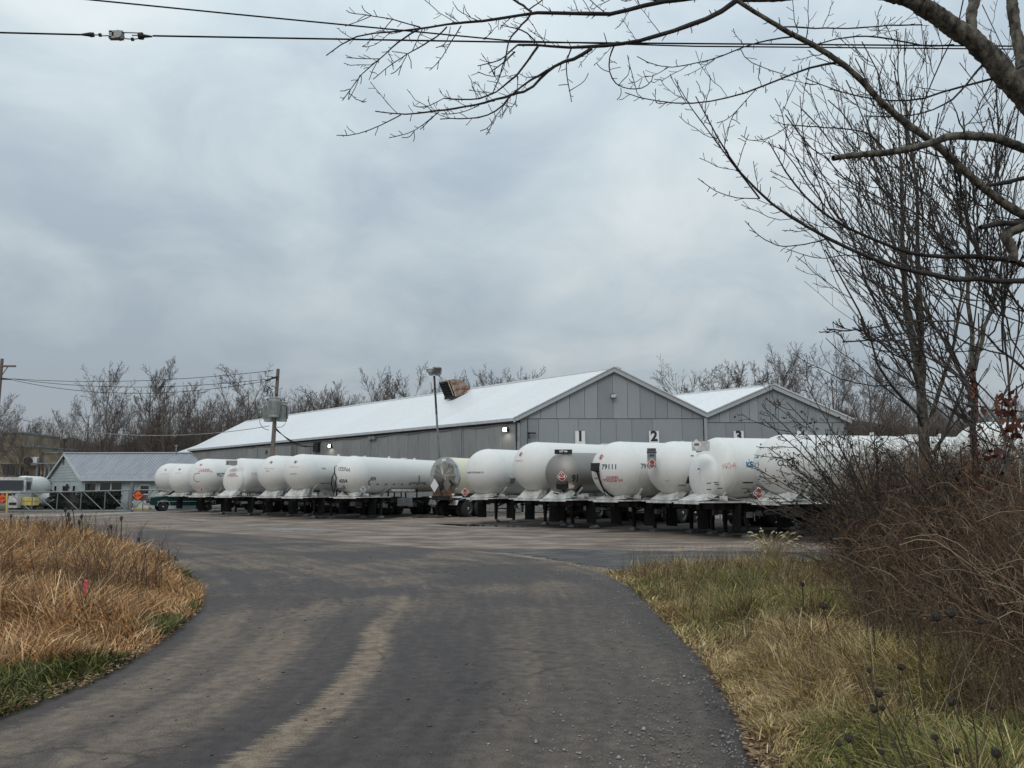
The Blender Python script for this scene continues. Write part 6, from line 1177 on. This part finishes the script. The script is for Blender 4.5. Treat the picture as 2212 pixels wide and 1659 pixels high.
polyL = [tuple(p) for p in LC[14:]] + [(-60, 46), (-90, 20), (-40, 2), (-12, 0)]
def sample(poly, n, x0, x1, y0, y1, pw):
    y = y0 + (y1 - y0) * rng.random(n) ** pw; x = rng.uniform(x0, x1, n); hw = y * .70 + 3.2; k = inpoly(x, y, poly) & (np.abs(x) < hw); return x[k], y[k]
xs, ys = [], []
for (n, x0, x1, y0, y1) in ((90000, -12, -3, 4.5, 13), (80000, -16, -4, 8, 22), (70000, -30, -6, 14, 32), (30000, -38, -12, 28, 40)):
    a, b_ = sample(polyL, n, x0, x1, y0, y1, 1); xs.append(a); ys.append(b_)
x, y = np.concatenate(xs), np.concatenate(ys)
ed = np.min(np.hypot(x[:, None] - Lpts[None, 14::2, 0], y[:, None] - Lpts[None, 14::2, 1]), axis=1) if len(x) < 400000 else np.ones(len(x))
g1, g2 = ff(x, y, 1.1, 1), ff(x, y, 2.6, 2); green = (np.clip(1.2 - ed / (.3 + 1.1 * g1), 0, 1) * np.clip((g2 - .30) * 5, 0.2, 1) + np.clip((7.9 - y) / 1.2, 0, 1) * .95) > (.45 + .5 * rng.random(len(x)))
hh = np.clip(.10 + ed * .42, .10, .62) * (.45 + .8 * ff(x, y, 1.9, 9)); hh = np.where(y < 7.8, np.minimum(hh, .16 + .10 * g2 + np.clip(y - 6.8, 0, 1) * .2), hh) * rng.uniform(.5, 1.35, len(x)); hh = np.where(green, np.minimum(hh, .22), hh); ww = (.0042 + .00042 * y) * rng.uniform(.6, 1.5, len(x)) * np.where(green, 1.1, 1)
DRY = np.array([(.46, .32, .165), (.42, .245, .11), (.58, .44, .26), (.34, .20, .10), (.22, .155, .10)]); GRN = np.array([(.085, .10, .028), (.13, .135, .035), (.06, .08, .024), (.19, .155, .07)])
DRY = DRY * np.array([1.02, .92, .85]); cd_ = DRY[np.clip((g1 * 3 + rng.random(len(x)) * 3 - .8).astype(int), 0, 4)]; cg = GRN[rng.integers(0, 4, len(x))]; cols = np.where(green[:, None], cg, cd_)
v, q, c = blades(x, y, 0, hh, ww, cols, .75, 3); tag(link('dry_grass', mesh_np('dry_grass', [(v, q)], TM, False, c)), kind='stuff')
print('left blades', len(x))
# right verge
edge = [tuple(p) for p in RC[28:14 * 6 + 2]]; polyR = edge + [G(1420, 1238)[:2], G(1640, 1228)[:2], G(1760, 1222)[:2], (12, 20), (14, 4), (6, 0)]
polyR = [(p[0], p[1]) for p in polyR]; Rpts = np.array([(p.x, p.y) for p in RC[28:14 * 6 + 4]])
xs, ys = [], []
for (n, x0, x1, y0, y1) in ((100000, 1.2, 5.2, 3.2, 8), (80000, 1.5, 7, 6, 12), (50000, 1.5, 9, 10, 17.5)):
    a, b_ = sample(polyR, n, x0, x1, y0, y1, 1); xs.append(a); ys.append(b_)
x, y = np.concatenate(xs), np.concatenate(ys); ed = np.min(np.hypot(x[:, None] - Rpts[None, :, 0], y[:, None] - Rpts[None, :, 1]), axis=1); g1, g2 = ff(x, y, 1.4, 5), ff(x, y, 3.3, 6)
k = rng.random(len(x)) < np.clip(.25 + ed * 3, 0, 1); x, y, ed, g1, g2 = x[k], y[k], ed[k], g1[k], g2[k]
hh = np.clip(.07 + ed * .22, .07, .30) * (.55 + .8 * g2) * rng.uniform(.5, 1.4, len(x)); ww = (.0030 + .00040 * y) * rng.uniform(.6, 1.5, len(x))
m_ = g1 * .8 + rng.random(len(x)) * .75 + np.clip(.35 - ed, 0, .35) * 1.6; cg = np.array([(.10, .115, .03), (.14, .145, .04), (.075, .095, .03), (.18, .17, .06)])[rng.integers(0, 4, len(x))] * 1.1; cy_ = np.array([(.30, .22, .085), (.26, .19, .10), (.33, .26, .14), (.22, .15, .075)])[rng.integers(0, 4, len(x))]
cols = np.where((m_ < .76)[:, None], cg * 1.25, cy_ * 1.35); v, q, c = blades(x, y, 0, hh, ww, cols, .9, 8); tag(link('verge_grass', mesh_np('verge_grass', [(v, q)], TM, False, c)), kind='stuff'); print('right blades', len(x))
# taller dry stems through both
n = 9000; x, y = sample(polyR, n, 2.2, 9, 3.4, 17, 1.0); hh = rng.uniform(.25, .8, len(x)); v, q, c = blades(x, y, 0, hh, np.full(len(x), .0036), np.array([(.17, .11, .07), (.09, .055, .035), (.30, .23, .14)])[rng.integers(0, 3, len(x))], .35, 12); tag(link('dry_stems', mesh_np('dry_stems', [(v, q)], TM, False, c)), kind='stuff')
n = 14000; x, y = sample(polyL, n, -34, -4.5, 8.5, 38, 1.0); ed = np.min(np.hypot(x[:, None] - Lpts[None, 14:, 0], y[:, None] - Lpts[None, 14:, 1]), axis=1); kk = ed > .8; x, y = x[kk], y[kk]; hh = rng.uniform(.55, 1.15, len(x)); v, q, c = blades(x, y, 0, hh, .0022 + .00018 * y, np.array([(.14, .10, .07), (.07, .05, .04), (.26, .19, .12), (.33, .24, .14)])[rng.integers(0, 4, len(x))], .25, 13); tag(link('dry_stems', mesh_np('dry_stems', [(v, q)], TM, False, c)), kind='stuff')
# scraggly branching weeds: before the thicket and in the middle of the dry field
def weeds(name, x, y, h0, h1, cols, seed, r0=.0035):
    global rng
    n = len(x); hh = rng.uniform(h0, h1, n); s = np.linspace(0, 1, 6)[None]; a = rng.uniform(0, 6.28, n)[:, None]; bd = rng.uniform(.05, .4, n)[:, None] * hh[:, None]
    C = np.stack([x[:, None] + np.cos(a) * bd * s ** 1.6, y[:, None] + np.sin(a) * bd * s ** 1.6, hh[:, None] * s], 2) + np.cumsum(rng.normal(0, .008, (n, 6, 3)), 1) * (s > 0)[:, :, None]; Rr = np.linspace(1, .5, 6)[None] * (r0 * (.6 + y[:, None] * .07))
    C1, R1 = spawn(C, Rr, 6, .25, .97, 42, .35, .7, .3, .03, rng, n=4); C2, R2 = spawn(C1, R1, 2, .3, .95, 45, .45, .8, .1, .04, rng, n=3); ss = [tinted(C, Rr, 4, cols), tinted(C1, R1 * .9, 3, cols), tinted(C2, R2, 3, cols)]
    tips = np.concatenate([C1[:, -1], C2[:, -1]]); tips = tips[rng.random(len(tips)) < .5]; p_, c_ = leaves(len(tips), tips, .010, [(.09, .06, .04), (.14, .09, .055)], rng)
    tag(link(name, mesh_np(name, [(v, q) for v, q, _ in ss] + [p_], TM, False, np.concatenate([c for _, _, c in ss] + [c_]))), kind='stuff')
BRN = np.array([(.12, .082, .055), (.09, .062, .045), (.20, .15, .10), (.065, .048, .038)])
yw = 4.2 + 11 * rng.random(900) ** 1.1; xw = np.interp(yw, [4, 5.8, 8.4, 12.5, 16], [2.9, 3.15, 3.6, 5.2, 6.8]) + np.abs(rng.normal(.35, .55, 900)); weeds('dry_weeds', xw, yw, .35, .85, BRN, 1)
cxw, cyw = G(150, 1330)[:2]; xw = cxw + rng.normal(0, .9, 260); yw = cyw + rng.normal(0, 1.4, 260); kk = inpoly(xw + .5, yw, polyL); weeds('dry_weeds', xw[kk], yw[kk], .5, 1.0, BRN, 2); xw = rng.uniform(-16, -6, 420); yw = rng.uniform(12, 30, 420); kk = inpoly(xw, yw, polyL); weeds('dry_weeds', xw[kk], yw[kk], .5, 1.05, BRN, 3)
# fallen leaves along both edges
n = 2600; i_ = rng.integers(28, 14 * 7, n); side = rng.random(n) < .5; bl = np.array([(p.x, p.y) for p in LC]); br = np.array([(p.x, p.y) for p in RC]); o_ = np.abs(rng.normal(0, .16, n)); base = np.where(side[:, None], bl[i_] + (bl[i_ + 1] - bl[i_]) * rng.random((n, 1)), br[i_] + (br[i_ + 1] - br[i_]) * rng.random((n, 1))); base[:, 0] += np.where(side, -o_ + .06, o_ - .06)
p_, c_ = leaves(n, np.concatenate([base, np.full((n, 1), .045)], 1), .028, [(.16, .085, .045), (.22, .14, .08), (.10, .05, .03), (.28, .20, .12)], rng, .3); tag(link('fallen_leaves', mesh_np('fallen_leaves', [p_], TM, False, c_)), kind='stuff')
# ---- single stalks that can be told apart
SH = mat('seed_head', (.045, .035, .028), .9, var=.4, scale=40, bump=.5); SM = mat('dry_stalk', (.085, .062, .045), .9, var=.3)
def stalk(hx, hy, D, hw, lean, label, kind='lace', group=None):
    hd = P(hx, hy, D); base = Vector((hd.x + lean, D + .1, 0)); e = empty('dried_flower' if kind == 'lace' else 'thistle_stalk', base, 0, label, 'dried flower', group); h = hd - base
    MB().tube([Vector((0, 0, 0)), h * .35 + Vector((lean * -.05, 0, .02)), h * .7 + Vector((.01, 0, .01)), h], [q_ * (D / 5) ** .8 for q_ in (.0058, .005, .0045, .004)], 5).build('stem', SM, e)
    r = random.Random(int(hx)); b = MB(); R = 1.25 * hw * D / FPX / 2
    if kind == 'lace':      # umbel curled into a bird's nest
        for i in range(26):
            a = r.uniform(0, 6.28); t = r.uniform(.3, 1); o_ = Vector((math.cos(a) * R * t, math.sin(a) * R * t, 0)); b.tube([h - Vector((0, 0, R * .9)), h + o_ * 1.1 - Vector((0, 0, R * .25)), h + o_ * .75 + Vector((0, 0, R * r.uniform(.3, .8)))], [R * .05, R * .09, R * .13], 4)
        b.lathe([(-R * .9, 0, R * .1), (-R * .4, 0, R * .6), (R * .1, 0, R * .72), (R * .5, 0, R * .45)], 10, 'Z'); 
        n0 = len(b.v) - 40; b.v[n0:] = [(x_ + h.x, y_ + h.y, z_ + h.z) for x_, y_, z_ in b.v[n0:]]
    else:
        b.lathe([(-R * 1.6, 0, R * .4), (-R * .6, 0, R), (R * .8, 0, R * .9), (R * 1.8, 0, R * .3)], 10, 'Z'); b.v = [(x_ + h.x, y_ + h.y, z_ + h.z) for x_, y_, z_ in b.v]
        for i in range(14): a = r.uniform(0, 6.28); z_ = r.uniform(-1.2, 1.4) * R; b.tube([h + Vector((0, 0, z_)), h + Vector((math.cos(a) * R * 1.6, math.sin(a) * R * 1.6, z_ + R * .5))], [R * .12, R * .04], 3)
    b.build('seed_head', SH, e)
H_ = [(1733, 1262, 9.5, 9, .02), (1876, 1290, 7, 11, .1), (1778, 1309, 7.5, 14, .12), (2023, 1333, 5.2, 18, .22), (2053, 1324, 5.2, 20, .25), (1974, 1318, 6, 9, .1), (2119, 1343, 5.2, 12, .05), (1899, 1497, 4.2, 17, .35), (1887, 1531, 4.2, 17, .33), (1906, 1529, 4.4, 11, .25), (1946, 1441, 4.8, 13, .2), (1878, 1448, 4.8, 10, .12), (2055, 1516, 4.2, 15, .22), (1833, 1595, 4, 17, .3), (1812, 1606, 4, 13, .25), (1904, 1625, 3.9, 10, .2), (2151, 1627, 3.7, 19, .1), (2092, 1508, 4.3, 9, .1), (2143, 1527, 4.2, 10, .15), (2019, 1593, 4, 12, .15), (2066, 1623, 3.9, 11, .2)]
pl_ = ['at the back of the verge near the gravel', 'standing alone before the thicket edge', 'with wide nest shaped head at mid verge', 'left one of the close pair against the thicket', 'right one of the close pair against the thicket', 'small headed, just left of the close pair', 'right of the close pair', 'upper one of the cluster on the near verge', 'lower left one of the cluster on the near verge', 'small one at the right of the near cluster', 'above the near cluster on a leaning stem', 'small one straight above the near cluster', 'single large one right of the near cluster', 'large low one nearest the drive', 'smaller low one nearest the drive', 'small one low in the middle foreground', 'large one in the bottom right corner', 'small one on the right verge above the corner head', 'small one near the right edge, mid height', 'low one left of the corner', 'lowest one left of the corner head']
for (a, b_, D, hw, ln), t in zip(H_, pl_): stalk(a, b_, D, hw, ln, 'dried wild carrot seed head ' + t, 'lace', 'dried flower heads on the right verge')
T_ = [(141, 1101, 24), (148, 1112, 24), (157, 1098, 23), (150, 1122, 23), (154, 1137, 22), (176, 1116, 24), (171, 1128, 23), (118, 1143, 22), (165, 1150, 22), (186, 1160, 21), (240, 1138, 24), (262, 1120, 25), (60, 1118, 24), (24, 1115, 24), (96, 1130, 23), (198, 1172, 21), (262, 1160, 22), (300, 1165, 22), (365, 1192, 20), (378, 1206, 19), (75, 1170, 18), (112, 1192, 16), (20, 1190, 15)]
for i, (a, b_, D) in enumerate(T_): stalk(a, b_, D, 4.8 if i < 12 else 4.0, random.Random(i).uniform(-.15, .15), 'dark withered thistle head standing above the dry grass field at left', 'thistle', 'thistle heads over the dry field')
# pale foxtail clump, pink marker ribbon
rng = np.random.default_rng(61); fb = G(1668, 1245); n = 90; s = np.linspace(0, 1, 7)[None]; a = rng.uniform(0, 6.28, n); C = np.stack([fb.x + rng.normal(0, .12, n)[:, None] + np.cos(a)[:, None] * .35 * s ** 2, fb.y + rng.normal(0, .12, n)[:, None] + np.sin(a)[:, None] * .35 * s ** 2, (rng.uniform(.6, 1.15, n)[:, None]) * (s - .22 * s ** 3)], 2) - np.array(fb)
e = empty('foxtail_clump', fb, 0, 'pale straw coloured foxtail clump at the back edge of the verge', 'grass clump'); link('stems', mesh_np('stems', [tubes_np(C, np.full((n, 7), .004), 3)], mat('straw', (.42, .33, .17), .9, var=.2)), e)
h = C[:45, -1]; s2 = np.linspace(0, 1, 5)[None, :, None]; dr_ = nrm(C[:45, -1] - C[:45, -2]); hc = h[:, None] + dr_[:, None] * s2 * .13 - np.array([0, 0, .07]) * s2 ** 2; link('seed_heads', mesh_np('seed_heads', [tubes_np(hc, np.array([[.006, .014, .016, .013, .004]]).repeat(45, 0), 5)], mat('pale_seed', (.50, .44, .30), .9)), e)
rb = P(185, 1252, 9.5); e = empty('marker_ribbon', rb, 0, 'short bright pink ribbon tied to a weed in the dry grass at left', 'ribbon'); vs = [];
b = MB()
for i in range(6): z = -.03 * i; b.add([(-.018, .006 * (i % 2), z), (.018, .01 * ((i + 1) % 2), z), (.020, .01 * (i % 2), z - .03), (-.014, .006 * ((i + 1) % 2), z - .03)], [(0, 1, 2, 3)])
b.build('ribbon', mat('pink_ribbon', (.75, .06, .13), .5), e); MB().tube([(0, .01, -rb.z), (.01, .01, .2)], .005, 5).build('stake', SM, e)
